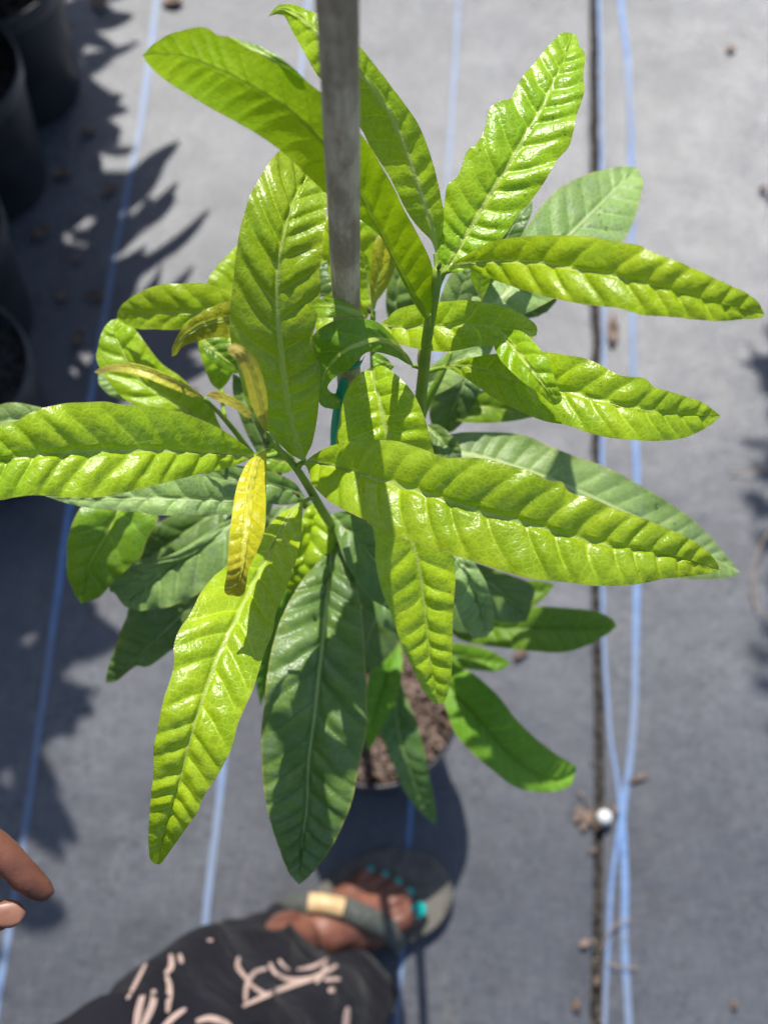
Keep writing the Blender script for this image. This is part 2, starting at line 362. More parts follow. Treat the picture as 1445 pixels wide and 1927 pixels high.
def pot(c, r, h, label, group=None, fill=m_soil, fname='soil', seed=1, drop=.025):
    t = empty('nursery_pot', c); tag(t, label, 'pot', group)
    rb = r * .78
    o = lathe('pot_body', [(0.0, .003), (rb * .9, .003), (rb, .006), (rb * 1.02, .02), (r * .955, h - .032), (r * .955, h - .03), (r * .93, h - .03), (rb * .97, .02), (0.0, .012)], c, m_pot, wob=.004); reparent(o, t)
    o = lathe('pot_rim', [(r * .957, h - .034), (r * .985, h - .033), (r, h - .028), (r * 1.005, h - .006), (r * 1.0, h), (r * .975, h + .001), (r * .955, h - .004), (r * .945, h - .03)], c, m_rim, wob=.004); reparent(o, t)
    o = soil_disc(fname, (c[0], c[1], h - drop), r * .935, fill, seed); reparent(o, t)
    return t
hz = .20
pc = G(705, 1318, hz); pc = Vector((pc.x, pc.y, 0))
pot(pc, .098, hz, 'black plastic pot with bark mulch under the leafy sapling', fill=m_mulch, fname='mulch', seed=3)
# mulch chips lying on the potting mix
chips_v, chips_f = [], []
for i in range(900):
    a = random.uniform(0, 6.283); rr = .088 * math.sqrt(random.random()); L = random.uniform(.002, .009); ww = random.uniform(.0008, .003)
    M = Matrix.Translation((pc.x + rr * math.cos(a), pc.y + rr * math.sin(a), hz - .022 + random.uniform(0, .008))) @ Matrix.Rotation(random.uniform(0, 6.28), 4, 'Z') @ Matrix.Rotation(random.uniform(-.5, .5), 4, 'Y') @ Matrix.Rotation(random.uniform(-.6, .6), 4, 'X')
    b = len(chips_v)
    for x in (-1, 1):
        for y in (-1, 1):
            for z in (-1, 1): chips_v.append(M @ Vector((x * L, y * ww * (1.0 if x < 0 else .6), z * .0012)))
    for q in ((0, 1, 3, 2), (4, 6, 7, 5), (0, 4, 5, 1), (2, 3, 7, 6), (0, 2, 6, 4), (1, 5, 7, 3)): chips_f.append([b + j for j in q])
ch = mesh('bark_mulch', chips_v, chips_f, m_litter, smooth=False); tag(ch, 'brown bark chips covering the soil in the sapling pot', 'mulch', kind='stuff')

# row of pots at the left
lp = [((-30, -62), 'black pot cut off by the top left corner of the photo'), ((-108, 128), 'black pot showing soil and pale rim at the left edge, below the corner pot'),
      ((-148, 425), 'black pot in deep shade between the soil-showing pot and the lowest one'), ((-104, 690), 'lowest black pot at the left edge, bluish lit rim')]
lpos = []
for i, ((x, y), lab) in enumerate(lp):
    c = G(x, y, .25); c = Vector((c.x, c.y, 0)); lpos.append(c)
    pot(c, .10, .25, lab, 'black pots in the left row', seed=10 + i, drop=.03)

# shrubs growing in the left pots and beside the path on the right; their leaves shade the fabric
def blade(M, L, wd, vs, fs, droop):
    b = len(vs); n = 6
    for i in range(n + 1):
        t = i / n; ww = wd * math.sin(math.pi * (.04 + .92 * t)) ** .7
        for s in (-1, 0, 1):
            vs.append(M @ Vector((s * ww, t * L, -droop * t * t * L + .25 * ww * abs(s))))
    for i in range(n):
        for s in (0, 1): a = b + i * 3 + s; fs.append([a, a + 1, a + 4, a + 3])
m_sh = simple('shrub_leaf', (.05, .12, .02), (.09, .18, .03), 30, .5)
def shrub(c, h0, h1, rad, nl, seed, label, group, lean=(0, 0), ls=1.0):
    R = random.Random(seed); t = empty('leafy_shrub', c); tag(t, label, 'shrub', group)
    z0 = c.z; pts = [c + Vector((lean[0] * s + .006 * math.sin(s * 9), lean[1] * s, (h1 - z0) * s)) for s in (0, .25, .5, .75, .95)]
    o = tube('stem', pts, [.009, .008, .006, .005, .003], m_wood); reparent(o, t)
    vs, fs = [], []
    for i in range(nl):
        s = R.uniform(.0, 1) ; z = h0 + (h1 - h0) * s; q = (z - z0) / (h1 - z0)
        a = i * 2.4 + R.uniform(-.4, .4); rr = rad * R.uniform(.0, .85)
        base = c + Vector((lean[0] * q + rr * math.cos(a), lean[1] * q + rr * math.sin(a), z - z0))
        M = Matrix.Translation(base) @ Matrix.Rotation(a - math.pi / 2, 4, 'Z') @ Matrix.Rotation(R.uniform(-.5, .7), 4, 'X') @ Matrix.Rotation(R.uniform(-.5, .5), 4, 'Y')
        blade(M, ls * rad * R.uniform(.22, .42), R.uniform(.013, .024) * min(1, ls * 1.3), vs, fs, R.uniform(.1, .7))
    o = mesh('foliage', vs, fs, m_sh); reparent(o, t); return t
for i, (c, n, h0, h1, rd) in enumerate([(lpos[0], 900, .50, 1.75, .30), (lpos[1], 800, .50, 1.45, .28), (lpos[2], 500, .44, 1.0, .20)]):
    shrub(Vector((c.x, c.y, .22)), h0, h1, rd, n, 40 + i, ['green shrub in the corner pot', 'green shrub in the soil-showing left pot', 'green shrub in the shaded middle left pot', 'green shrub in the lowest left pot'][i] + ', crown outside the frame', 'shrubs growing in the left pots', (-.34, .02))
for i, (x, y, n, h0, h1, rd) in enumerate([(-.80, 1.75, 700, .4, 1.2, .28), (-1.02, 1.2, 1100, .35, 1.85, .36), (-1.12, .80, 700, .35, 1.2, .28)]):
    shrub(Vector((x, y, 0)), h0, h1, rd, n, 60 + i, 'shrub standing left of the pots outside the frame, %s of three' % ['farthest', 'middle one', 'nearest'][i], 'shrubs beyond the left pots', (-.04, 0))
shrub(Vector((.91, 1.85, 0)), 1.3, 2.3, .30, 800, 71, 'tall shrub beyond the top right corner of the frame', None, (-.50, .0), .45)

# ------------------------------------------------------------------ stake
st = tag(empty('bamboo_stake', (0, 0, 0)), 'grey brown weathered bamboo stake standing upright beside the sapling', 'stake')
sp0 = U(655, 560, .553); sx, sy = sp0.x, sp0.y
pts, rad = [], []
for i in range(90):
    z = .03 + i * (1.40 - .03) / 89; nd = math.exp(-((z - .93) / .004) ** 2) + math.exp(-((z - .62) / .004) ** 2)
    pts.append((sx + .0006 * math.sin(z * 11) - .006 * max(0, z - 1.0), sy + .0005 * math.sin(z * 8), z)); rad.append(.00605 * (1 + .45 * max(0, z - 1.0)) + .0006 * nd + .00008 * math.sin(z * 90))
st.location = (sx, sy, .03)
o = tube('cane', pts, rad, m_stake, n=40); reparent(o, st)
v = [(sx, sy, 1.4005)] ; o = lathe('cut_end', [(0, .0), (.0035, 0), (.0055, -.0008)], (sx - .0022, sy - .0005, 1.4015), simple('cut_bamboo', (.4, .33, .22), (.5, .42, .3), 300, .9), n=24); reparent(o, st)

# ------------------------------------------------------------------ sapling
plant = tag(empty('sapling', (pc.x + .012, pc.y, hz - .02)), 'tall leafy sapling with long glossy wrinkled lime green leaves', 'plant')
LEAFV, LEAFF = [], []
def leaf(kind, Mid, A, B, D, k=(-.35, -.35), amp=.0011, nv=None, sp=.0125, seed=None, flip=1, ruf=.0010, sl=.55):
    seed = seed if seed is not None else len(LEAFV) + 1; R = np.random.RandomState(seed)
    A = [Mid[0]] + list(A) + [Mid[-1]]; B = [Mid[0]] + list(B) + [Mid[-1]]
    L = sum(math.dist(Mid[i], Mid[i + 1]) for i in range(len(Mid) - 1)) * np.mean(D) / F
    n = int(min(270, max(60, L / .00075))); m = 17
    pm, pa, pb = crs(Mid, n), crs(A, n), crs(B, n)
    u = np.linspace(0, 1, n); dm = crs([[i / (len(D) - 1), d] for i, d in enumerate(D)], 60); dm = np.interp(u, dm[:, 0], dm[:, 1])
    q = np.linspace(-1, 1, 2 * m + 1); s = np.sign(q) * np.abs(q) ** 1.35
    w_a = np.linalg.norm(pa - pm, axis=1) * dm / F; w_b = np.linalg.norm(pb - pm, axis=1) * dm / F
    nv = nv or max(7, 1.22 * L / sp)
    g = u + .055 * np.sin(2 * np.pi * u)
    P = np.zeros((n, 2 * m + 1, 3)); ph = np.zeros((n, 2 * m + 1)); ww = np.zeros((n, 2 * m + 1))
    cf, cr_, cu = np.array(fw), np.array(rt), np.array(up)
    kA = k[0] * np.ones(n); kB = k[1] * np.ones(n)
    tw = .10 * np.sin(2 * np.pi * (u * 1.3 + R.rand()))            # slow twist along the blade
    for j, sj in enumerate(s):
        a = abs(sj); edge = pa if sj < 0 else pb; wd = w_a if sj < 0 else w_b; kk = (kA + tw) if sj < 0 else (kB - tw)
        px = pm + (edge - pm) * a
        d = dm + kk * wd * (1.75 * a - .95 * a * a)
        P[:, j, :] = np.array(CAM)[None] + d[:, None] * (cf[None] + ((px[:, 0] - W / 2) / F)[:, None] * cr_[None] + ((H / 2 - px[:, 1]) / F)[:, None] * cu[None])
        side = .37 if sj < 0 else 0
        ph[:, j] = g * nv - sl * a * wd * nv / L + side; ww[:, j] = wd * (1 if sj > 0 else -1) * a
    # jitter the veins
    wob = .10 * np.sin(ph * 2.1 + R.rand() * 6) + .05 * np.sin(ph * 5.3 + R.rand() * 6)
    ph = ph + wob + .05 * np.sin(np.abs(s)[None] * 5 + R.rand() * 6)
    cell = np.floor(ph).astype(int); fr = ph - cell
    ra = R.uniform(.65, 1.25, 400); rb2 = R.uniform(.65, 1.25, 400)
    amps = np.where(s[None] < 0, ra[cell % 400], rb2[cell % 400])
    pil = np.abs(np.sin(np.pi * fr ** .85)) ** .85
    a = np.abs(s)[None]; wl = np.abs(np.where(s[None] < 0, w_a[:, None], w_b[:, None]))
    env = np.clip(a / .13, 0, 1) ** .7 * (1 - .6 * np.clip((a - .5) / .5, 0, 1) ** 1.5) * np.clip(wl / .006, 0, 1)
    amp = amp * 1.3
    h = amp * amps * pil * env
    # finer cross wrinkles and blisters
    fp = ph * 2.0 + R.rand(); h = h + .16 * amp * env * (np.abs(np.sin(np.pi * fp)) ** .7) * (.5 + .5 * np.sin(u[:, None] * 30 + s[None] * 7 + R.rand() * 6))
    X = u[:, None] * L; Y = s[None] * wl
    for fx in (260, 470, 800):
        a1, a2, p1, p2 = R.uniform(-1, 1), R.uniform(.4, 1), R.rand() * 6, R.rand() * 6
        h = h + amp * .10 * (260 / fx) ** .6 * np.sin(fx * (X + a1 * Y) + p1 + 1.5 * np.sin(fx * .37 * Y + p2)) * np.sin(fx * (a2 * Y - .6 * a1 * X) + p2)
    h = h * np.clip(a * 8, .15, 1)
    h = h - .00012 * np.exp(-((np.abs(ww) - .0016) / .0009) ** 2) * flip + .0008 * np.exp(-(np.abs(ww) / .0009) ** 2)   # raised midrib between two grooves
    h = h + ruf * a ** 3 * np.sin(np.pi * ph + R.rand() * 6) * np.clip(wl / .015, 0, 1) * (.5 + .5 * np.sin(u[:, None] * 9 + R.rand() * 6))
    du = np.gradient(P, axis=0); dv_ = np.gradient(P, axis=1); N = np.cross(du, dv_); ln_ = np.linalg.norm(N, axis=2, keepdims=True); N = N / np.maximum(ln_, 1e-12)
    toc = np.array(CAM) - P; sgn = np.sign((N * toc).sum(2).mean()); N = N * sgn
    Nm = N.copy()
    for _ in range(3):
        Nm[1:-1] = (Nm[:-2] + Nm[1:-1] + Nm[2:]) / 3
    Nm /= np.maximum(np.linalg.norm(Nm, axis=2, keepdims=True), 1e-9)
    P = P + Nm * (h * flip * np.clip(np.minimum(u, 1 - u) * 12, 0, 1)[:, None])[..., None]
    V = P.reshape(-1, 3); K = 2 * m + 1; f = []
    for i in range(n - 1):
        for j in range(K - 1):
            a0 = i * K + j; f.append((a0, a0 + 1, a0 + K + 1, a0 + K) if sgn > 0 else (a0, a0 + K, a0 + K + 1, a0 + 1))
    me = bpy.data.meshes.new('leaf'); me.from_pydata(V.tolist(), [], f); me.update()
    for nm, arr in (('ph', ph), ('sw', ww), ('tt', np.repeat(u[:, None], K, 1)), ('ss', np.repeat(s[None], n, 0))):
        at = me.attributes.new(nm, 'FLOAT', 'POINT'); at.data.foreach_set('value', np.ascontiguousarray(arr, dtype=np.float32).ravel())
    o = link('leaf', me, LM[kind]); reparent(o, plant)
    b = len(LEAFV_ALL); LEAFV_ALL.extend(V.tolist()); LEAFF_ALL.extend([tuple(x + b for x in q_) for q_ in f]); LEAFV.append(o)
    return o
LEAFV_ALL, LEAFF_ALL = [], []

# long upper left leaf seen from below, arching over toward the camera
leaf('under', [(806, 600), (781, 560), (746, 495), (711, 425), (677, 360), (640, 307), (609, 270), (573, 232), (528, 194), (452, 149), (400, 125), (346, 104), (294, 99), (269, 104)],
     [(795, 595), (765, 545), (735, 482), (716, 445), (677, 412), (645, 390), (614, 363), (566, 318), (521, 277), (462, 239), (398, 204), (346, 173), (304, 145), (277, 118)],
     [(813, 575), (813, 530), (813, 502), (798, 464), (763, 398), (722, 318), (677, 249), (640, 208), (608, 178), (563, 140), (518, 113), (469, 92), (431, 69), (410, 66), (384, 51), (330, 60), (290, 82)],
     [.575, .555, .53, .505, .482, .470, .465, .468, .475], k=(.15, .12), amp=.0006, flip=-1, sp=.010)
leaf('mid', [(560, 150), (520, 115), (470, 92), (432, 70)], [(575, 150), (540, 118), (500, 92), (450, 75)], [(555, 143), (515, 113), (468, 93)], [.475, .468, .468, .472], amp=.0003)
# upper middle leaf with hooked tip
leaf('lime', [(820, 480), (812, 433), (798, 384), (777, 322), (756, 263), (732, 211), (704, 170), (677, 138), (640, 103), (604, 70), (583, 48), (563, 31), (531, 17), (505, 32)],
     [(811, 453), (788, 429), (767, 401), (746, 360), (732, 332), (711, 298), (694, 273), (677, 239), (640, 190), (607, 152), (594, 138), (573, 100), (552, 62), (538, 33), (521, 27)],
     [(826, 456), (833, 436), (834, 398), (822, 336), (808, 287), (791, 242), (767, 204), (739, 166), (701, 118), (677, 88), (640, 55), (604, 29), (580, 20), (556, 9), (528, 9), (514, 19)],
     [.565, .556, .547, .54, .532, .524, .516, .512, .518, .53], k=(.3, .15), amp=.0010, sp=.0105)
# big upright leaf left of the stake
leaf('bright', [(572, 868), (563, 846), (549, 794), (535, 708), (525, 621), (521, 569), (523, 500), (531, 457), (542, 408), (559, 363), (580, 325), (592, 300)],
     [(548, 855), (530, 838), (504, 804), (469, 760), (452, 708), (436, 640), (435, 588), (441, 512), (452, 436), (469, 374), (490, 332), (515, 295), (545, 272), (575, 278)],
     [(580, 850), (588, 832), (597, 787), (601, 742), (603, 694), (591, 648), (590, 628), (599, 588), (604, 540), (601, 512), (607, 477), (607, 446), (613, 415), (616, 380), (614, 350), (610, 318)],
     [.605, .59, .572, .558, .546, .538, .534, .535, .545, .565], k=(-.15, .35), amp=.0020, sp=.0115)
# upper right leaf
leaf('bright', [(835, 512), (858, 480), (883, 433), (912, 384), (947, 326), (987, 259), (1019, 205), (1041, 156), (1063, 107), (1078, 63)],
     [(824, 490), (822, 473), (827, 424), (836, 379), (842, 348), (862, 330), (878, 286), (896, 272), (912, 241), (923, 201), (956, 190), (978, 152), (1010, 112), (1041, 76), (1059, 62)],
     [(865, 512), (905, 485), (943, 451), (978, 402), (1001, 375), (1023, 344), (1050, 299), (1072, 272), (1081, 228), (1097, 179), (1097, 138), (1101, 107), (1090, 89), (1086, 71)],
     [.565, .564, .563, .563, .565, .570, .578, .59], k=(-.1, -.2), amp=.0015, sp=.010, ruf=.0016)
# right leaf pointing right, upper
leaf('lime', [(842, 510), (871, 498), (934, 493), (1014, 496), (1068, 505), (1135, 516), (1179, 525), (1229, 538), (1291, 556), (1358, 576), (1438, 592)],
     [(853, 495), (880, 478), (925, 455), (979, 446), (1041, 443), (1112, 446), (1157, 456), (1202, 462), (1229, 475), (1269, 491), (1313, 509), (1358, 531), (1398, 549), (1425, 569)],
     [(876, 504), (912, 520), (956, 536), (1001, 551), (1046, 563), (1104, 574), (1157, 580), (1202, 592), (1246, 596), (1291, 600), (1349, 605), (1394, 601), (1428, 599)],
     [.562, .545, .525, .51, .50, .495, .495, .50, .512], k=(-.32, -.22), amp=.0014, sp=.0125)
# pale leaf behind it
leaf('dusty', [(905, 600), (960, 545), (1012, 495), (1063, 451), (1112, 402), (1157, 357), (1199, 316)],
     [(905, 565), (925, 520), (950, 470), (987, 433), (1014, 393), (1050, 356), (1095, 332), (1140, 318), (1178, 313)],
     [(960, 600), (1010, 580), (1070, 545), (1130, 505), (1170, 455), (1188, 424), (1202, 380), (1209, 345)],
     [.68, .685, .69, .70, .71, .725, .74], k=(.1, -.2), amp=.0010)
leaf('dark', [(830, 560), (880, 560), (930, 567), (980, 580), (1012, 596)], [(850, 530), (900, 515), (960, 530), (1010, 545), (1046, 560), (1035, 580)], [(850, 580), (900, 592), (950, 598), (985, 600)], [.72, .72, .72, .73, .74], amp=.0008)
leaf('dark', [(907, 563), (922, 505), (950, 450), (980, 405), (1001, 378)], [(896, 535), (893, 490), (915, 440), (950, 405), (982, 384)], [(925, 535), (955, 490), (985, 435), (1000, 400)], [.70, .68, .66, .655, .66], amp=.0007)
leaf('bright', [(906, 566), (902, 545), (905, 515), (915, 490)], [(893, 540), (885, 515), (893, 495)], [(918, 540), (925, 515), (922, 498)], [.66, .65, .64], amp=.0004)
leaf('dusty', [(832, 640), (855, 585), (870, 540), (885, 500)], [(822, 600), (830, 555), (850, 515)], [(865, 600), (890, 555), (898, 515)], [.70, .69, .68], amp=.0005)
# right centre leaves
leaf('bright', [(712, 612), (746, 618), (798, 615), (850, 613), (900, 612), (947, 617), (1011, 622)],
     [(728, 600), (745, 585), (767, 576), (815, 569), (845, 567), (880, 566), (925, 571), (970, 585), (996, 601), (1008, 612)],
     [(735, 640), (760, 650), (798, 659), (850, 661), (900, 652), (934, 650), (979, 643), (1006, 633)],
     [.63, .62, .61, .605, .60, .598, .605], k=(-.25, -.2), amp=.0010, sp=.011)
leaf('lime', [(935, 625), (955, 640), (974, 662), (996, 689), (1019, 720), (1051, 760)],
     [(929, 645), (933, 662), (947, 685), (979, 716), (1014, 740), (1038, 761)], [(975, 622), (1003, 641), (1023, 667), (1037, 694), (1050, 729), (1057, 750)],
     [.60, .588, .578, .576, .58], k=(.1, -.1), amp=.0012, sp=.0085)
leaf('bright', [(836, 692), (870, 690), (912, 696), (979, 716), (1068, 736), (1112, 750), (1179, 765), (1246, 776), (1304, 782), (1355, 783)],
     [(867, 678), (912, 669), (965, 662), (1023, 662), (1068, 669), (1104, 676), (1135, 689), (1166, 707), (1211, 712), (1233, 729), (1273, 741), (1313, 754), (1340, 770)],
     [(858, 700), (889, 720), (934, 752), (979, 774), (1023, 792), (1068, 801), (1112, 816), (1157, 825), (1224, 830), (1282, 825), (1322, 808), (1344, 793)],
     [.635, .62, .605, .595, .588, .585, .588, .60, .615], k=(-.28, -.22), amp=.0014, sp=.0125)
leaf('mid', [(815, 770), (870, 765), (930, 768), (1006, 784)], [(850, 735), (910, 735), (965, 752)], [(862, 792), (912, 796), (965, 792)], [.76, .75, .75, .76], amp=.0006)
leaf('dark', [(880, 700), (865, 740), (848, 780), (838, 815)], [(850, 690), (825, 730), (808, 770), (815, 805)], [(905, 715), (895, 755), (870, 795), (850, 812)], [.74, .74, .75, .76], amp=.0012)
leaf('dusty', [(790, 740), (835, 695), (880, 668), (930, 648)], [(800, 700), (850, 660), (900, 645)], [(815, 745), (870, 715), (915, 675)], [.71, .70, .70], amp=.0006)
leaf('dark', [(795, 800), (822, 820), (845, 845), (866, 872)], [(790, 830), (810, 860), (845, 875)], [(825, 800), (855, 825), (868, 850)], [.71, .70, .70], amp=.0007)
# long old leaf at the right
leaf('dusty', [(820, 845), (900, 860), (1000, 890), (1100, 930), (1200, 978), (1300, 1030), (1391, 1077)],
     [(835, 822), (860, 815), (880, 813), (947, 814), (992, 821), (1032, 839), (1077, 857), (1135, 877), (1202, 912), (1255, 944), (1304, 979), (1340, 1015), (1367, 1046)],
     [(840, 875), (900, 925), (980, 980), (1080, 1035), (1180, 1070), (1270, 1088), (1330, 1090), (1372, 1087)],
     [.72, .72, .72, .725, .73, .74, .75], k=(.25, -.35), amp=.0009)
# the big front leaf
leaf('bright', [(572, 872), (590, 869), (642, 881), (677, 891), (711, 901), (746, 912), (781, 922), (832, 939), (900, 962), (934, 971), (1001, 988), (1068, 1008), (1135, 1024), (1202, 1035), (1269, 1049), (1313, 1060), (1352, 1073)],
     [(585, 860), (608, 846), (642, 834), (694, 829), (746, 830), (798, 846), (836, 861), (870, 862), (912, 863), (956, 875), (992, 886), (1032, 904), (1057, 907), (1072, 926), (1112, 939), (1157, 957), (1202, 973), (1246, 991), (1291, 1011), (1327, 1035), (1349, 1060)],
     [(580, 885), (590, 912), (608, 933), (635, 953), (677, 974), (704, 988), (732, 1002), (774, 1019), (827, 1036), (867, 1049), (912, 1064), (956, 1078), (1001, 1089), (1068, 1096), (1135, 1103), (1202, 1098), (1246, 1089), (1291, 1084), (1335, 1079)],
     [.60, .57, .552, .542, .538, .537, .54, .548, .562], k=(-.28, -.22), amp=.0019, sp=.0135, seed=5)
# left big leaf
leaf('bright', [(478, 860), (450, 858), (381, 853), (311, 849), (242, 849), (173, 849), (104, 853), (45, 860), (0, 868), (-60, 884), (-110, 905)],
     [(474, 849), (433, 818), (381, 791), (329, 773), (277, 765), (225, 761), (197, 756), (156, 758), (114, 760), (69, 773), (35, 791), (0, 801), (-50, 835)],
     [(457, 870), (415, 884), (367, 894), (311, 908), (277, 917), (225, 929), (173, 937), (121, 936), (69, 932), (28, 936), (0, 941), (-40, 935), (-80, 920)],
     [.60, .58, .56, .548, .54, .535, .535, .54], k=(-.30, -.22), amp=.0016, sp=.0125, seed=9)
leaf('dusty', [(230, 815), (160, 800), (90, 790), (20, 792), (-60, 805)], [(200, 785), (140, 774), (85, 768), (35, 758), (0, 762), (-35, 780)], [(200, 830), (120, 830), (30, 830)], [.70, .69, .68, .68, .69], amp=.0008)
leaf('dusty', [(500, 930), (440, 940), (363, 940), (300, 938), (200, 938), (85, 933)], [(480, 905), (440, 905), (381, 895), (322, 893), (220, 905), (130, 925)], [(470, 960), (433, 968), (363, 969), (301, 970), (270, 965), (190, 958), (138, 950)], [.66, .66, .655, .655, .66, .67], k=(-.2, -.2), amp=.0012)
leaf('mid', [(245, 920), (215, 974), (194, 1019), (173, 1054), (163, 1088), (154, 1136)], [(200, 925), (156, 953), (138, 984), (128, 1019), (125, 1054), (130, 1088), (142, 1119)], [(285, 930), (298, 974), (277, 1016), (266, 1047), (242, 1068), (208, 1102), (187, 1123)], [.74, .735, .735, .745, .76], k=(-.5, -.3), amp=.0014, sp=.013)
# left upper arching leaves
leaf('lime', [(500, 610), (460, 590), (415, 583), (363, 588), (311, 588), (260, 592), (220, 599)], [(480, 575), (434, 550), (391, 535), (346, 533), (294, 538), (249, 559), (226, 580)], [(470, 622), (420, 615), (381, 612), (332, 621), (294, 620), (260, 619), (230, 606)], [.68, .672, .668, .668, .675, .69], k=(-.4, .1), amp=.0012, sp=.012)
leaf('lime', [(420, 812), (384, 791), (346, 770), (311, 749), (270, 721), (242, 683), (225, 645), (214, 618), (222, 600)], [(380, 800), (330, 790), (277, 775), (242, 756), (215, 732), (194, 701), (182, 673), (187, 645), (197, 618), (208, 604)], [(408, 787), (398, 763), (367, 735), (339, 708), (304, 683), (277, 649), (256, 621), (240, 606)], [.71, .705, .70, .70, .70, .70, .705], k=(-.1, -.1), amp=.0016, sp=.014)
leaf('dusty', [(250, 750), (225, 728), (200, 712), (186, 700)], [(235, 755), (205, 742), (187, 722)], [(240, 720), (215, 700)], [.74, .73, .73], amp=.0006)
leaf('lime', [(470, 640), (452, 580), (446, 520), (452, 460)], [(425, 600), (396, 545), (396, 518), (425, 485), (443, 465)], [(490, 600), (485, 540), (470, 480)], [.74, .73, .73, .74], amp=.0012)
leaf('olive', [(500, 612), (460, 600), (434, 599), (405, 604), (374, 614), (343, 638), (324, 671)], [(470, 580), (434, 567), (398, 578), (367, 597), (339, 625), (325, 652)], [(470, 628), (434, 636), (405, 635), (374, 642), (346, 652), (332, 668)], [.63, .615, .605, .60, .602, .61, .63], k=(-.2, .35), amp=.0011, sp=.0065, sl=.2)
leaf('bright', [(440, 610), (428, 650), (418, 690), (414, 735)], [(390, 620), (374, 649), (384, 687), (398, 721)], [(455, 650), (440, 697), (428, 720)], [.72, .71, .71, .72], amp=.0008)
leaf('mid', [(380, 640), (405, 660), (430, 680), (460, 700)], [(385, 665), (410, 690), (440, 702)], [(405, 636), (436, 645), (462, 670)], [.66, .66, .665], amp=.0006)
leaf('bronze', [(386, 750), (346, 730), (311, 714), (277, 700), (242, 692), (208, 692), (177, 700)], [(365, 748), (346, 741), (311, 727), (277, 713), (242, 703), (208, 700), (188, 704)], [(374, 738), (346, 719), (311, 702), (277, 689), (242, 682), (208, 686), (188, 693)], [.645, .635, .63, .63, .635, .65], k=(-.9, -.9), amp=.0004, sp=.006, ruf=0)
leaf('bronze', [(476, 785), (450, 768), (422, 750), (388, 744)], [(465, 786), (440, 768), (405, 752)], [(468, 770), (440, 748), (405, 735)], [.66, .655, .655], k=(-.6, -.6), amp=.0002, sp=.006, ruf=0)
leaf('bronze', [(502, 812), (497, 790), (490, 760), (480, 725), (469, 694), (452, 666), (428, 654)], [(496, 808), (484, 785), (470, 752), (460, 712), (447, 680), (432, 665)], [(503, 800), (504, 772), (502, 740), (493, 706), (482, 679), (461, 656), (441, 646)], [.575, .55, .525, .50, .48, .465, .465], k=(-.1, .2), amp=.0010, sp=.0045, sl=.15)
leaf('yellow', [(502, 847), (483, 867), (471, 915), (466, 967), (461, 1019), (455, 1071), (440, 1121)], [(493, 850), (468, 868), (452, 898), (442, 933), (435, 984), (431, 1019), (428, 1071), (422, 1108), (428, 1119)], [(502, 858), (501, 915), (500, 967), (497, 1002), (483, 1040), (469, 1071), (463, 1110), (452, 1122)], [.565, .555, .545, .535, .53, .53, .54], k=(.15, .25), amp=.0010, sp=.0055, sl=.15)
# lower left bright leaf
leaf('bright', [(570, 944), (549, 964), (526, 1005), (504, 1047), (483, 1088), (462, 1130), (446, 1163), (411, 1235), (387, 1301), (363, 1374), (342, 1457), (325, 1519), (308, 1581), (295, 1627)],
     [(561, 947), (528, 967), (504, 991), (490, 1010), (460, 1040), (425, 1066), (401, 1087), (377, 1118), (360, 1152), (339, 1183), (328, 1215), (328, 1249), (318, 1287), (308, 1318), (299, 1363), (290, 1408), (290, 1450), (283, 1519), (280, 1581), (283, 1616)],
     [(570, 952), (568, 984), (565, 1021), (553, 1069), (536, 1114), (519, 1156), (512, 1194), (498, 1228), (484, 1273), (474, 1304), (449, 1360), (436, 1408), (411, 1457), (384, 1498), (373, 1526), (349, 1561), (325, 1595), (305, 1623)],
     [.64, .61, .585, .565, .555, .55, .555, .565, .585], k=(-.15, -.25), amp=.0016, sp=.0125, seed=21)
# big dark leaf bottom centre
leaf('dark', [(632, 985), (630, 1021), (620, 1086), (609, 1190), (599, 1277), (592, 1346), (581, 1433), (578, 1519), (568, 1588), (563, 1665)],
     [(625, 1010), (618, 1035), (595, 1062), (564, 1100), (540, 1142), (519, 1194), (505, 1259), (497, 1329), (492, 1381), (495, 1467), (505, 1529), (523, 1588), (543, 1640)],
     [(640, 1010), (650, 1035), (661, 1052), (671, 1104), (682, 1166), (687, 1242), (691, 1329), (689, 1381), (675, 1443), (664, 1502), (644, 1554), (623, 1595), (588, 1642)],
     [.74, .715, .70, .69, .685, .685, .69, .70], k=(-.2, -.15), amp=.0022, sp=.0145, seed=33)
# central leaf bending down under the big leaf
leaf('bright', [(700, 692), (703, 712), (711, 742), (722, 787), (732, 829), (745, 880), (757, 940), (775, 1017), (789, 1069), (796, 1121), (803, 1173), (810, 1242), (820, 1294), (827, 1326)],
     [(688, 697), (670, 708), (649, 742), (639, 787), (632, 832), (640, 880), (670, 940), (704, 1000), (706, 1052), (716, 1104), (734, 1149), (751, 1201), (772, 1249), (796, 1298), (813, 1320)],
     [(716, 688), (732, 695), (756, 715), (781, 746), (801, 794), (815, 846), (828, 900), (838, 960), (845, 1014), (853, 1045), (857, 1086), (853, 1138), (851, 1208), (850, 1259), (843, 1301), (834, 1322)],
     [.60, .592, .592, .60, .61, .615, .62, .625, .63, .635], k=(-.1, -.25), amp=.0013, sp=.0125, seed=12)
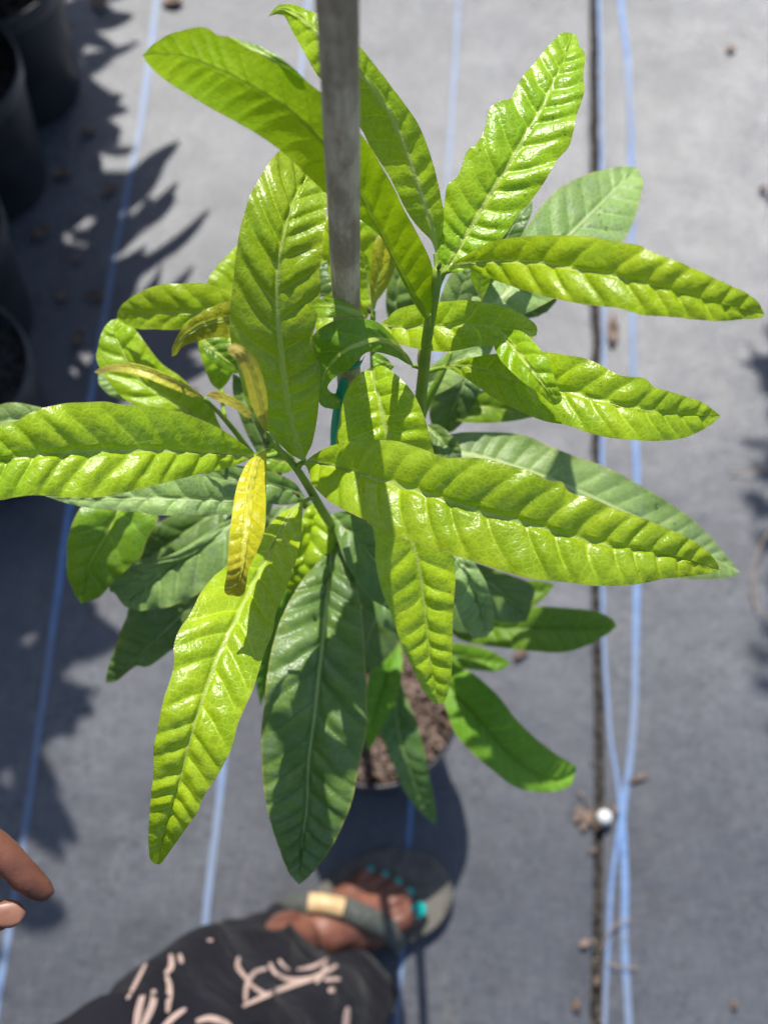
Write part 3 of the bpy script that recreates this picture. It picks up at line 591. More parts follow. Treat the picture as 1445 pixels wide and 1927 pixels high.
# curled dark leaf in front of the stake
leaf('mid', [(779, 690), (746, 652), (711, 640), (677, 649), (642, 666), (618, 694), (608, 722), (612, 745), (630, 762)],
     [(770, 672), (756, 656), (732, 628), (701, 604), (660, 599), (621, 607), (592, 628), (590, 650), (598, 690), (598, 730), (600, 757), (615, 768)],
     [(765, 684), (746, 673), (715, 664), (690, 663), (672, 680), (655, 697), (642, 703), (625, 715), (617, 728), (622, 742), (633, 750)],
     [.635, .60, .56, .543, .54, .55, .57, .59, .61], k=(.25, -.1), amp=.0008, sp=.010)
leaf('mid', [(598, 740), (618, 752), (640, 754), (662, 738), (672, 715)], [(602, 755), (620, 769), (645, 766), (668, 748)], [(608, 728), (628, 740), (648, 735), (662, 715)], [.615, .62, .625, .635, .645], k=(.3, -.5), amp=.0003)
leaf('mid', [(690, 598), (660, 585), (630, 576), (590, 576)], [(672, 582), (645, 567), (610, 560)], [(672, 598), (645, 596), (605, 596)], [.552, .545, .54, .545], amp=.0003)
leaf('lime', [(690, 640), (660, 605), (620, 600), (588, 605)], [(670, 600), (630, 582), (600, 590)], [(670, 640), (630, 630), (600, 625)], [.70, .69, .69], amp=.0003)
leaf('mid', [(742, 690), (725, 684), (700, 672)], [(725, 672), (708, 664)], [(728, 702), (705, 692)], [.66, .65, .65], amp=.0004)
# behind the stake
leaf('olive', [(702, 588), (708, 548), (718, 505), (726, 455)], [(698, 560), (697, 515), (706, 455), (718, 440)], [(712, 560), (728, 515), (736, 470), (735, 450)], [.67, .66, .655, .655], amp=.0006, k=(-.5, -.5))
leaf('olive', [(706, 570), (722, 530), (734, 500), (744, 468)], [(708, 545), (720, 515), (733, 480)], [(722, 550), (738, 520), (746, 490)], [.69, .685, .68], amp=.0005)
leaf('bright', [(700, 585), (694, 550), (688, 510), (676, 470)], [(684, 580), (674, 545), (668, 500)], [(700, 560), (700, 520), (692, 485)], [.675, .67, .66], amp=.0005)
leaf('lime', [(665, 620), (640, 560), (622, 500), (625, 440), (650, 385)], [(630, 590), (600, 540), (592, 480), (605, 420)], [(695, 590), (705, 520), (708, 450), (690, 400)], [.74, .73, .725, .72, .72], amp=.0014, sp=.014)
leaf('bright', [(760, 470), (735, 430), (705, 405), (670, 395)], [(735, 470), (700, 440), (670, 420)], [(750, 430), (720, 395), (690, 380)], [.68, .67, .665], amp=.0005)
leaf('dark', [(745, 620), (745, 560), (755, 510), (770, 450)], [(728, 590), (727, 545), (738, 490)], [(790, 600), (785, 540), (785, 480)], [.75, .74, .74], amp=.0012)
leaf('dark', [(600, 560), (590, 530), (600, 505), (615, 490)], [(595, 555), (580, 530), (590, 505)], [(625, 550), (622, 525)], [.70, .70, .70], amp=.0004)
# filler below the centre
leaf('dark', [(525, 905), (495, 835), (465, 765), (438, 702)], [(500, 880), (462, 810), (440, 745)], [(535, 870), (515, 800), (480, 730)], [.74, .73, .72, .72], amp=.0009)
leaf('mid', [(600, 900), (640, 905), (690, 915), (740, 935)], [(640, 885), (700, 890)], [(640, 935), (700, 950)], [.72, .71, .71, .72], amp=.0006)
leaf('dark', [(575, 935), (520, 915), (460, 905), (400, 890), (375, 885)], [(550, 905), (500, 885), (440, 875), (400, 872)], [(545, 950), (490, 945), (430, 930), (395, 905)], [.69, .68, .68, .69], amp=.0009)
leaf('bright', [(600, 945), (583, 1000), (570, 1050), (545, 1118)], [(575, 960), (556, 1020), (546, 1070), (538, 1100)], [(628, 980), (626, 1030), (600, 1065), (565, 1100)], [.735, .73, .73, .74], k=(-.6, -.6), amp=.0018, sp=.010)
leaf('dark', [(620, 968), (660, 1003), (700, 1047), (740, 1100), (775, 1160)], [(630, 1000), (652, 1060), (671, 1092), (692, 1121), (723, 1142), (750, 1155)], [(655, 965), (700, 990), (750, 1040), (785, 1110)], [.72, .71, .71, .72, .73], amp=.0012)
leaf('mid', [(560, 870), (530, 870), (500, 862), (470, 858)], [(540, 850), (500, 845)], [(540, 890), (500, 880)], [.70, .69, .69], amp=.0004)
leaf('dark', [(690, 880), (690, 960), (700, 1040), (715, 1110)], [(655, 900), (648, 970), (660, 1050)], [(740, 900), (750, 980), (740, 1060)], [.76, .76, .77], amp=.0010)
leaf('low', [(520, 960), (510, 1060), (500, 1200), (490, 1330)], [(490, 1000), (478, 1120), (478, 1250)], [(560, 1000), (560, 1120), (520, 1250)], [.84, .84, .85, .87], amp=.0010)
# lower left dusty leaves
leaf('dusty', [(520, 925), (440, 985), (380, 1030), (320, 1065), (280, 1100), (236, 1142)], [(470, 940), (433, 972), (381, 1009), (329, 1040), (270, 1058), (225, 1068), (196, 1044), (200, 1085), (220, 1122)], [(500, 985), (450, 1060), (400, 1100), (350, 1130), (300, 1145), (258, 1148)], [.75, .745, .74, .745, .75, .76], k=(-.1, -.2), amp=.0018, sp=.014, ruf=.003)
leaf('dark', [(540, 950), (470, 1030), (410, 1100), (360, 1142), (308, 1190), (245, 1249), (199, 1286)], [(490, 970), (400, 1050), (320, 1100), (252, 1135), (235, 1170), (218, 1215), (203, 1262)], [(520, 1050), (450, 1150), (380, 1200), (328, 1221), (308, 1235), (280, 1254), (256, 1254), (222, 1280)], [.80, .79, .785, .78, .785, .79, .80], k=(-.3, -.1), amp=.0013)
leaf('dark', [(480, 940), (391, 974), (330, 1015), (255, 1062)], [(430, 935), (350, 960), (298, 985), (268, 1020)], [(450, 985), (381, 1025), (310, 1060)], [.80, .80, .80, .81], amp=.0010)
# right lower
leaf('dusty', [(840, 1010), (866, 1050), (885, 1090), (900, 1135), (914, 1200)], [(850, 1050), (852, 1100), (862, 1155), (885, 1195)], [(870, 1030), (895, 1063), (915, 1098), (927, 1140), (928, 1180)], [.72, .71, .71, .72, .74], amp=.0018, sp=.010, ruf=.002)
leaf('low', [(830, 1175), (900, 1178), (970, 1182), (1046, 1182), (1100, 1181), (1160, 1180)], [(870, 1140), (930, 1150), (978, 1148), (1005, 1141), (1050, 1143), (1119, 1150), (1152, 1166)], [(870, 1205), (923, 1216), (982, 1223), (1050, 1228), (1096, 1218), (1136, 1197)], [.90, .89, .88, .88, .885, .89], amp=.0009)
leaf('low', [(850, 1120), (910, 1130), (980, 1122), (1044, 1100)], [(880, 1095), (950, 1095), (1010, 1092)], [(890, 1160), (960, 1160), (1015, 1132)], [.92, .91, .90, .90], amp=.0007)
leaf('dark', [(840, 1060), (900, 1085), (950, 1120), (990, 1170)], [(850, 1100), (890, 1140), (940, 1170)], [(880, 1055), (940, 1075), (1000, 1100), (1002, 1130)], [.84, .83, .83, .84], amp=.0010)
leaf('low', [(780, 1215), (840, 1230), (891, 1240), (962, 1250)], [(820, 1208), (875, 1212), (918, 1223), (948, 1238)], [(820, 1245), (875, 1258), (930, 1263)], [.97, .96, .955, .96], amp=.0006)
leaf('low', [(800, 1205), (846, 1291), (891, 1341), (937, 1396), (991, 1446), (1046, 1469), (1083, 1452)], [(802, 1250), (836, 1323), (855, 1378), (891, 1419), (927, 1450), (968, 1480), (1018, 1491), (1068, 1482)], [(830, 1215), (855, 1250), (891, 1268), (937, 1309), (968, 1350), (1005, 1387), (1046, 1419), (1080, 1440)], [.93, .91, .90, .895, .90, .91, .925], amp=.0011, k=(-.3, -.4))
leaf('dark', [(722, 1230), (741, 1294), (751, 1381), (772, 1450), (796, 1512), (818, 1551)], [(705, 1280), (712, 1350), (718, 1385), (737, 1433), (761, 1488), (786, 1522)], [(745, 1250), (761, 1304), (782, 1356), (799, 1415), (813, 1484), (821, 1533)], [1.0, .985, .98, .985, 1.0, 1.02], amp=.0008)
leaf('low', [(751, 1205), (727, 1277), (706, 1346), (690, 1412)], [(734, 1220), (703, 1249), (690, 1294), (685, 1346)], [(757, 1228), (755, 1277), (744, 1322), (720, 1367), (703, 1400)], [.98, .96, .96, .98], amp=.0009, k=(-.4, -.5))
leaf('dark', [(650, 1060), (700, 1110), (745, 1150), (790, 1200)], [(650, 1100), (690, 1150), (740, 1190)], [(690, 1070), (750, 1110), (785, 1150)], [.85, .84, .84, .86], amp=.0009)
leaf('dark', [(735, 1130), (705, 1170), (690, 1210), (680, 1270)], [(690, 1130), (668, 1180), (662, 1230)], [(770, 1160), (750, 1210), (715, 1250)], [.92, .92, .93, .94], amp=.0009)
leaf('dark', [(790, 1050), (830, 1110), (870, 1150), (925, 1180)], [(790, 1100), (820, 1160), (870, 1190)], [(830, 1050), (880, 1100), (910, 1140)], [.88, .87, .88, .89], amp=.0009)

# stems
base = Vector((pc.x + .012, pc.y + .004, hz - .03))
jl = U(650, 1040, .80); jr = U(786, 800, .70)
def stem(pts, rad):
    P = crs([[*p] for p in pts], 40); R_ = np.interp(np.linspace(0, 1, 40), np.linspace(0, 1, len(rad)), rad)
    o = tube('stem', [Vector(p) for p in P], list(R_), m_stem, n=14); reparent(o, plant); return o
trunk = tube('trunk', [Vector(p) for p in crs([[*base], [*(base + Vector((.004, .002, .2)))], [*U(700, 1120, .95)], [*U(690, 1040, .86)], [*U(720, 920, .79)], [*jr]], 40)], list(np.linspace(.0065, .0040, 40)), m_wood, n=16); reparent(trunk, plant)
stem([U(688, 1050, .86), U(655, 1020, .79), U(621, 984, .715), U(580, 915, .655), U(552, 874, .61), U(524, 845, .585), U(506, 826, .57)], [.0040, .0036, .0032, .0028, .0024, .0018, .0012])
stem([jr, U(790, 765, .675), U(797, 700, .638), U(803, 640, .605), U(811, 590, .585), U(819, 545, .568), U(823, 506, .560)], [.0040, .0034, .0031, .0029, .0027, .0026, .0022])
stem([jr, U(800, 765, .685), U(815, 735, .675), U(832, 700, .668), U(848, 662, .665)], [.0030, .0026, .0022, .0019, .0015])
stem([U(640, 1010, .77), U(560, 935, .735), U(480, 860, .70), U(445, 815, .68), U(420, 785, .665), U(386, 750, .645)], [.0032, .0028, .0022, .0018, .0015, .0010])
stem([U(700, 880, .76), U(703, 760, .72), U(702, 660, .69), U(701, 590, .67)], [.0026, .0022, .0019, .0014])
def pet(*p, r=.0011): stem([U(*q) for q in p], [r * 1.35, r * .95, r])
pet((556, 880, .615), (565, 872, .605), (576, 871, .60)); pet((815, 535, .566), (826, 518, .566), (846, 509, .562), r=.0012)
pet((823, 520, .564), (822, 500, .565), (820, 478, .565), r=.0013); pet((808, 625, .60), (806, 610, .59), (805, 592, .575), r=.0016)
pet((818, 560, .573), (826, 535, .57), (838, 508, .57), r=.0013); pet((797, 702, .64), (818, 695, .638), (838, 691, .635), r=.0012)
pet((797, 700, .64), (788, 692, .638), (777, 688, .635)); pet((530, 852, .60), (505, 858, .60), (476, 860, .60), r=.0013)
pet((556, 885, .62), (564, 875, .62), (572, 864, .625), r=.0014); pet((590, 935, .67), (580, 940, .65), (568, 946, .64)); pet((508, 832, .572), (508, 845, .568), (501, 848, .565), r=.0008)
pet((625, 990, .73), (630, 1000, .738), (632, 990, .74), r=.0014); pet((507, 828, .57), (505, 820, .573), (502, 810, .575), r=.0009)
pet((418, 735, .715), (420, 765, .70), (425, 790, .68)); pet((702, 600, .672), (703, 595, .67), (703, 585, .67))
for (x, y, d, x2, y2) in ((824, 508, .558, 829, 492), (503, 836, .57, 494, 822), (697, 590, .668, 691, 574), (563, 935, .65, 556, 925), (789, 690, .634, 788, 655)):
    a, b = U(x, y, d), U(x2, y2, d - .003); o = tube('bud', [a, a.lerp(b, .3), a.lerp(b, .7), b], [.0006, .0011, .0008, .0001], m_bud, n=10); reparent(o, plant)

# teal tape tying the sapling to the stake
def ribbon(name, pts, wd, mat, th=.0003, wdir=None):
    P = [Vector(p) for p in crs([[*p] for p in pts], 60)]; v = []; f = []
    for i, p in enumerate(P):
        t = (P[min(i + 1, 59)] - P[max(i - 1, 0)]).normalized(); b = t.cross(wdir if wdir else -fw)
        b = b.normalized() if b.length > 1e-6 else rt; nn = b.cross(t)
        for s, q in ((-1, 0), (1, 0), (1, 1), (-1, 1)): v.append(p + b * s * wd * .5 + nn * (q * th))
    for i in range(59):
        for q in range(4): a = i * 4; f.append([a + q, a + (q + 1) % 4, a + 4 + (q + 1) % 4, a + 4 + q])
    f.append([0, 1, 2, 3]); f.append([59 * 4 + q for q in (3, 2, 1, 0)])
    return mesh(name, v, f, mat)
tie = tag(empty('plant_tie', U(640, 760, .66)), 'teal green plastic tape tied around the bamboo stake under the leaves', 'tie')
def sz(z, a, r=.0072): return Vector((sx + r * math.cos(a), sy + r * math.sin(a), z))
zt = U(665, 735, .60).z
loop = [sz(zt + .002 * math.sin(a * .5), a) for a in np.linspace(.4, 6.1, 14)]
o = ribbon('loop', loop, .006, m_teal, wdir=Vector((0, 0, 1)).cross(Vector((1, .3, 0)))); reparent(o, tie)
o = ribbon('tail', [U(650, 712, .603), U(640, 740, .62), U(634, 775, .635), U(630, 805, .65), U(629, 838, .665)], .0042, m_teal); reparent(o, tie)
o = ribbon('tail', [U(652, 716, .605), U(646, 750, .62), U(641, 790, .64), U(643, 822, .655)], .0024, m_teal); reparent(o, tie)

# ------------------------------------------------------------------ water droplets on leaves
bvh = BVHTree.FromPolygons(LEAFV_ALL, LEAFF_ALL)
bm = bmesh.new(); bmesh.ops.create_uvsphere(bm, u_segments=14, v_segments=10, radius=1); dme = bpy.data.meshes.new('water_droplet'); bm.to_mesh(dme); bm.free()
dme.materials.append(m_water); dme.polygons.foreach_set('use_smooth', [True] * len(dme.polygons))
dr = [('tiny clear water droplet on the upright upper right leaf', 'droplets on the upright upper right leaf',
       [(884, 424, .8), (890, 424, .8), (896, 424, .7), (933, 420, .8), (1000, 240, .8), (993, 258, .7), (988, 269, .7), (925, 362, .7), (946, 333, .6), (1012, 203, .7), (1063, 176, .7), (1045, 198, .7), (1062, 248, .6), (1040, 220, .6), (932, 227, .7), (902, 282, .7), (949, 395, .6), (985, 300, .5), (908, 388, .6)]),
      ('tiny clear water droplet on the small leaf above the long right leaf', 'droplets on the small right leaf', [(1000, 693, 1.0), (1012, 707, .8)]),
      ('tiny clear water droplet on the long right leaf below the small one', 'droplets on the long right leaf', [(1161, 760, 1.1), (1202, 774, .9), (1148, 818, .9), (1130, 722, .8), (1103, 744, .6)]),
      ('tiny clear water droplet on the pale leaf behind the yellow-green right leaf', 'droplets on the pale right leaf', [(1132, 374, .9), (1129, 392, .9), (1126, 405, .8), (1130, 417, .9), (1139, 430, 1.1), (1095, 371, .8), (1087, 347, .7)]),
      ('tiny clear water droplet on the big dark leaf at bottom centre', 'droplets on the big dark leaf', [(614, 1044, 1.1), (620, 1079, .9)]),
      ('clear water droplet on the long old leaf behind the big front leaf', 'droplets on the old right leaf', [(1234, 951, 1.3), (1268, 985, .9)])]
for lab, grp, L in dr:
    for x, y, s in L:
        dirv = (fw + rt * ((x - W / 2) / F) + up * ((H / 2 - y) / F)).normalized()
        hit = bvh.ray_cast(CAM, dirv)
        if hit[0] is None: continue
        n = hit[1] if hit[1].dot(dirv) < 0 else -hit[1]
        o = bpy.data.objects.new('water_droplet', dme); S.collection.objects.link(o)
        o.location = hit[0] + n * (.0003 * s); o.rotation_euler = n.to_track_quat('Z', 'Y').to_euler(); o.scale = (.0008 * s, .0010 * s, .0006 * s); tag(o, lab, 'droplet', grp)

# ------------------------------------------------------------------ debris on the ground
def fragment(x, y, L, wd, ang, label, group, mat=m_litter, seed=0):
    R = random.Random(seed); c = G(x, y, 0.0); v = []; f = []; n = 7; M = Matrix.Translation((c.x, c.y, zfab(c.x, c.y) + .006)) @ Matrix.Rotation(ang, 4, 'Z') @ Matrix.Rotation(R.uniform(-.3, .3), 4, 'X')
    for i in range(n + 1):
        t = i / n; ww = wd * math.sin(math.pi * (.06 + .9 * t)) * R.uniform(.8, 1.15)
        for s in (-1, -.4, .4, 1): v.append(M @ Vector(((t - .5) * L, s * ww, .25 * wd * abs(s) + .12 * L * (t - .5) ** 2 + R.uniform(-.0005, .0005))))
    for i in range(n):
        for s in range(3): a = i * 4 + s; f.append([a, a + 1, a + 5, a + 4])
    o = mesh('leaf_fragment', v, f, mat); sm = o.modifiers.new('thick', 'SOLIDIFY'); sm.thickness = .0006
    tag(o, label, 'dead leaf', group); return o
for i in range(26):
    fragment(1112 + random.uniform(-30, 50), 1536 + random.gauss(0, 22), random.uniform(.006, .024), random.uniform(.0006, .0032), random.uniform(0, 3.1), 'bit of brown dead leaf heaped around the white knob on the seam', 'dead leaf bits around the white knob', seed=i)
for i in range(30):
    fragment(1118 + random.uniform(-9, 10), random.uniform(0, 1920), random.uniform(.004, .009), random.uniform(.001, .0025), random.uniform(0, 3.1), 'small brown bit of dead leaf lying in the dark seam', 'dead leaf bits in the seam', seed=50 + i)
for j, (x, y, L, wd, a, lab) in enumerate([(325, 6, .036, .011, .1, 'curled orange brown dead leaf beside the corner pot'), (190, 8, .04, .015, 2.0, 'reddish brown dead leaf between the corner pot and the blue line'), (1150, 625, .05, .010, 1.5, 'orange brown dead leaf beside the blue lines, below the upper right leaf'),
        (978, 1232, .024, .006, .6, 'pinkish dead leaf beside the low pale leaf'), (1373, 95, .018, .006, .3, 'small pinkish leaf scrap at upper right'), (1433, 358, .014, .005, .3, 'small brown leaf scrap near the right edge'), (1097, 1776, .014, .005, .5, 'small red-brown leaf scrap left of the lower seam'),
        (1198, 1465, .03, .003, .4, 'tan leaf sliver crossing the right blue line'), (82, 440, .035, .012, .6, 'dim brown dead leaf between the left pots'), (145, 490, .02, .006, 1.2, 'small brown leaf scrap in the left shade'), (1082, 1890, .016, .005, 1.3, 'tan leaf scrap at the bottom beside the seam'), (1378, 1890, .012, .004, 1.6, 'tiny brown leaf scrap at lower right')]):
    fragment(x, y, L, wd, a, lab, None, seed=200 + j)
for j, (x, y) in enumerate([(70, 60), (60, 330), (120, 560), (90, 640), (110, 250), (150, 360), (60, 560)]):
    fragment(x + 60, y, random.uniform(.02, .035), .008, random.uniform(0, 3), 'brown dead leaf lying in the shade beside the left pots', 'dead leaves in the left shade', seed=300 + j)
def strand(pts, r, label, name='dry_straw', cat='straw', group=None):
    P = crs([[*p] for p in pts], 30); o = tube(name, [Vector(p) for p in P], r, m_straw, n=8); tag(o, label, cat, group); return o
strand([G(1462, 990, .02), G(1440, 1010, .025), G(1423, 1045, .02), G(1416, 1100, .012), G(1420, 1135, .012), G(1436, 1155, .012), G(1462, 1175, .01)], .0011, 'bent tan stem curving in from the right edge', 'fallen_twig', 'twig')
strand([G(1368, 884, .008), G(1410, 886, .012), G(1470, 880, .010)], .0009, 'straight pale straw at the right edge, above the bent tan stem')
strand([G(1133, 1790, .008), G(1150, 1745, .012), G(1185, 1730, .010)], .0008, 'thin tan straw crossing the blue lines, upper of the two')
strand([G(1140, 1812, .009), G(1165, 1818, .011), G(1198, 1822, .009)], .0007, 'thin tan straw crossing the blue lines, lower of the two')
c = G(1134, 1540, .0); kn = lathe('pin_head', [(0, .020), (.0048, .0192), (.0082, .0165), (.0100, .011), (.0088, .006), (.006, .004), (.003, .0), (.003, -.01)], (0, 0, 0), m_white, n=24); kn.location = (c.x, c.y, 0)
tag(kn, 'round white knob of a ground pin on the seam', 'pin')

# ------------------------------------------------------------------ person
person = tag(empty('person', (-.48, -.22, 0)), 'person in charcoal printed trousers and sandals reaching in from the left, turquoise toenails', 'person')
BV, BF = [], []
def capsule(a, b, ra, rb, n=16):
    a, b = Vector(a), Vector(b); t = (b - a); L = t.length; t = t.normalized() if L > 1e-6 else Vector((0, 0, 1))
    pts, rr = [], []
    for q in (80, 60, 40, 20): pts.append(a - t * ra * math.sin(math.radians(q))); rr.append(ra * math.cos(math.radians(q)))
    for q in (0, .5, 1): pts.append(a + t * L * q); rr.append(ra + (rb - ra) * q)
    for q in (20, 40, 60, 80): pts.append(b + t * rb * math.sin(math.radians(q))); rr.append(rb * math.cos(math.radians(q)))
    v, f = tube_data(pts, rr, n, True, len(BV)); BV.extend(v); BF.extend(f)
def chain(P, R):
    for i in range(len(P) - 1): capsule(P[i], P[i + 1], R[i], R[i + 1])
heel = G(474, 1814, .0); toe = G(808, 1661, .0); ax = (toe - heel).normalized(); fa = math.atan2(ax.y, ax.x)
FL = Matrix.Translation(Vector((heel.x, heel.y, 0))) @ Matrix.Rotation(fa, 4, 'Z')
def foot(M, side):                                     # side=1: big toe on the -Y side (a left foot)
    T = lambda x, y, z: M @ Vector((x * .88 + .006, y * side * .93, z))
    chain([T(.032, 0, .052), T(.06, 0, .062), T(.10, -.003, .066), T(.135, -.005, .056)], [.028, .032, .031, .028])
    chain([T(.055, 0, .065), T(.055, 0, .12)], [.032, .034]); chain([T(.10, -.008, .058), T(.172, -.027, .040)], [.027, .021]); chain([T(.10, .005, .05), T(.155, .026, .036)], [.026, .017])
    chain([T(.12, -.004, .052), T(.168, .0, .038)], [.026, .019])
    tips = []
    for (a, b, c_, r) in (((.172, -.028, .040), (.20, -.029, .041), (.222, -.027, .034), .0135), ((.170, -.007, .038), (.203, -.005, .040), (.222, -.002, .032), .0092), ((.166, .008, .036), (.196, .012, .038), (.213, .015, .031), .0085), ((.160, .021, .035), (.186, .027, .036), (.201, .030, .030), .008), ((.152, .032, .034), (.172, .041, .034), (.186, .044, .029), .0078)):
        chain([T(*a), T(*b), T(*c_)], [r * 1.1, r, r * .95]); tips.append((T(*c_), T(*b), r))
    return tips
ltips = foot(FL, 1)
RH = Vector((-.52, -.50, 0)); FR = Matrix.Translation(RH) @ Matrix.Rotation(fa - .15, 4, 'Z'); rtips = foot(FR, -1)
la = FL @ Vector((.055, 0, .12)); ra = FR @ Vector((.055, 0, .12))
hipL, hipR = Vector((-.50, -.17, .86)), Vector((-.50, -.33, .86)); kL, kR = Vector((-.235, -.165, .47)), Vector((-.42, -.42, .48))
chain([la, la.lerp(kL, .6), kL, kL.lerp(hipL, .5), hipL], [.036, .052, .055, .07, .085]); chain([ra, ra.lerp(kR, .6), kR, kR.lerp(hipR, .5), hipR], [.036, .052, .055, .07, .085])
pel = Vector((-.50, -.25, .95)); chain([hipL, pel, hipR], [.09, .11, .09]); chest = Vector((-.50, -.24, 1.25)); chain([pel, Vector((-.50, -.25, 1.08)), chest], [.115, .10, .115])
shL, shR = Vector((-.49, -.09, 1.33)), Vector((-.49, -.40, 1.33)); chain([shL, chest, shR], [.055, .10, .055]); neck = Vector((-.49, -.245, 1.38)); chain([chest, neck, Vector((-.48, -.245, 1.46))], [.08, .052, .048])
hd = Vector((-.46, -.245, 1.56)); capsule(hd + Vector((-.012, 0, .02)), hd + Vector((.02, 0, -.05)), .083, .058); capsule(hd + Vector((.085, 0, .0)), hd + Vector((.098, 0, -.022)), .009, .013); capsule(hd + Vector((.062, 0, -.052)), hd + Vector((.074, 0, -.055)), .02, .012)
capsule(hd + Vector((-.01, .08, -.01)), hd + Vector((-.015, .084, -.03)), .014, .009); capsule(hd + Vector((-.01, -.08, -.01)), hd + Vector((-.015, -.084, -.03)), .014, .009)
# left arm down to the hand in view
HD = .62
wr = U(-235, 1545, HD + .03); elL = Vector((-.47, .0, 1.03)); chain([shL, elL], [.05, .040]); chain([elL, elL.lerp(wr, .5), wr], [.040, .036, .027])
palm = U(-150, 1580, HD + .015)
chain([wr, palm], [.026, .028]); 
idx = [U(-120, 1560, HD), U(-70, 1572, HD), U(-18, 1592, HD), U(8, 1609, HD + .001), U(34, 1634, HD + .003), U(50, 1652, HD + .005), U(80, 1676, HD + .009)]; chain(idx, [.0112, .0094, .0103, .0093, .0082, .0087, .0068])
chain([palm, idx[0]], [.024, .0125])
thm = [U(-150, 1650, HD + .01), U(-80, 1700, HD + .01), U(-20, 1724, HD + .012), U(14, 1720, HD + .014)]; chain(thm, [.0130, .0098, .0096, .0074]); chain([palm, thm[0]], [.024, .016])
for j, (dx, dd) in enumerate(((-8, .020), (-22, .038), (-42, .055))):
    fp = [U(-125 + dx, 1562 + j * 2, HD + dd), U(-55 + dx, 1590, HD + dd + .004), U(-18 + dx, 1640, HD + dd + .014), U(-45 + dx, 1680, HD + dd + .020)]; chain(fp, [.0112, .0102, .0095, .0085]); chain([palm, fp[0]], [.022, .012])
# right arm hangs at the side, hand relaxed
elR = Vector((-.47, -.47, 1.06)); wrR = Vector((-.36, -.46, .86)); chain([shR, elR], [.05, .04]); chain([elR, wrR], [.04, .026]); pR = wrR + Vector((.04, 0, -.06)); chain([wrR, pR], [.024, .03])
for j in range(4):
    y0_ = (j - 1.5) * .019; chain([pR + Vector((.01, y0_, -.02)), pR + Vector((.035, y0_ * 1.1, -.06)), pR + Vector((.03, y0_ * 1.1, -.09))], [.0105, .0095, .008])
chain([pR + Vector((.02, .03, .01)), pR + Vector((.045, .035, -.03))], [.012, .0095])
body = mesh('body', BV, BF, m_skin); rm = body.modifiers.new('r', 'REMESH'); rm.mode = 'VOXEL'; rm.voxel_size = .0032; rm.use_smooth_shade = True
sm = body.modifiers.new('s', 'SMOOTH'); sm.iterations = 4; sm.factor = .5
dg = bpy.context.evaluated_depsgraph_get(); bme = bpy.data.meshes.new_from_object(body.evaluated_get(dg)); body.modifiers.clear(); body.data = bme
if not bme.materials: bme.materials.append(m_skin)
bme.polygons.foreach_set('use_smooth', [True] * len(bme.polygons)); reparent(body, person)
def nail(tip, prev, r, mat, name, nrm=Vector((0, 0, 1))):
    t = (tip - prev).normalized(); n = (nrm - t * nrm.dot(t)).normalized(); s = t.cross(n); v = []; f = []
    for i in range(7):
        for j in range(7):
            a = (i / 6 - .5) * 2; b = (j / 6 - .5) * 2; a, b = a * math.sqrt(1 - b * b / 2), b * math.sqrt(1 - a * a / 2); rr = math.sqrt(max(0, 1 - .35 * b * b))
            v.append(tip + t * (r * .95 * a * (1 - .12 * b * b) + r * .15) + s * (b * r * .78) + n * (r * (.98 * rr) - r * .10 * max(0, a) ** 2))
    for i in range(6):
        for j in range(6): a = i * 7 + j; f.append([a, a + 7, a + 8, a + 1])
    o = mesh(name, v, f, mat); q = o.modifiers.new('t', 'SOLIDIFY'); q.thickness = .0008; q.offset = 0; reparent(o, person); return o
for t_, p_, r_ in ltips + rtips: nail(t_, p_, r_ * (.9 if r_ > .012 else .8), m_nail, 'toenail')
nail(thm[3], thm[2], .0088, m_fnail, 'fingernail', (CAM - thm[3]).normalized())
def sandal(M, side):
    out = [(-.012, 0), (-.004, -.024), (.03, -.034), (.08, -.034), (.13, -.044), (.18, -.054), (.22, -.052), (.248, -.034), (.258, -.008), (.250, .022), (.226, .046), (.185, .062), (.14, .058), (.09, .044), (.04, .036), (.0, .026)]
    P = crs(out + [out[0]], 64)[:-1]; v = []; f = []; n = len(P)
    for z, sc in ((.004, .97), (.010, 1.0), (.020, 1.0), (.0235, .97)):
        for p in P: c0 = np.array([.12, 0]); q = c0 + (p - c0) * sc; v.append(M @ Vector((q[0], q[1] * side, z)))
    for j in range(3):
        for i in range(n): f.append([j * n + i, j * n + (i + 1) % n, (j + 1) * n + (i + 1) % n, (j + 1) * n + i])
    f.append(list(range(n))[::-1]); f.append([3 * n + i for i in range(n)])
    o = mesh('sandal_sole', v, f, m_sole, smooth=False); reparent(o, person); return o
sandal(FL, 1); sandal(FR, -1)
def strap(M, side, pts, wd, name='sandal_strap', mat=m_strap, th=.003):
    P = [M @ Vector((x, y * side, z)) for x, y, z in pts]; cen = M @ Vector((.12, 0, .02))
    Q = [Vector(p) for p in crs([[*p] for p in P], 40)]; v = []; f = []
    for i, p in enumerate(Q):
        t = (Q[min(i + 1, 39)] - Q[max(i - 1, 0)]).normalized(); n = (p - Vector((cen.x, cen.y, .02))); n = (n - t * n.dot(t)).normalized(); n = (n + Vector((0, 0, 1.2))); n = (n - t * n.dot(t)).normalized(); b = t.cross(n)
        for s, q in ((-1, -.3), (0, 0), (1, -.3), (1, .6), (0, 1.0), (-1, .6)): v.append(p + b * s * wd * .5 + n * q * th)
    for i in range(39):
        for q in range(6): a = i * 6; f.append([a + q, a + (q + 1) % 6, a + 6 + (q + 1) % 6, a + 6 + q])
    f.append(list(range(6))); f.append([39 * 6 + q for q in range(6)][::-1])
    o = mesh(name, v, f, mat); reparent(o, person); return o
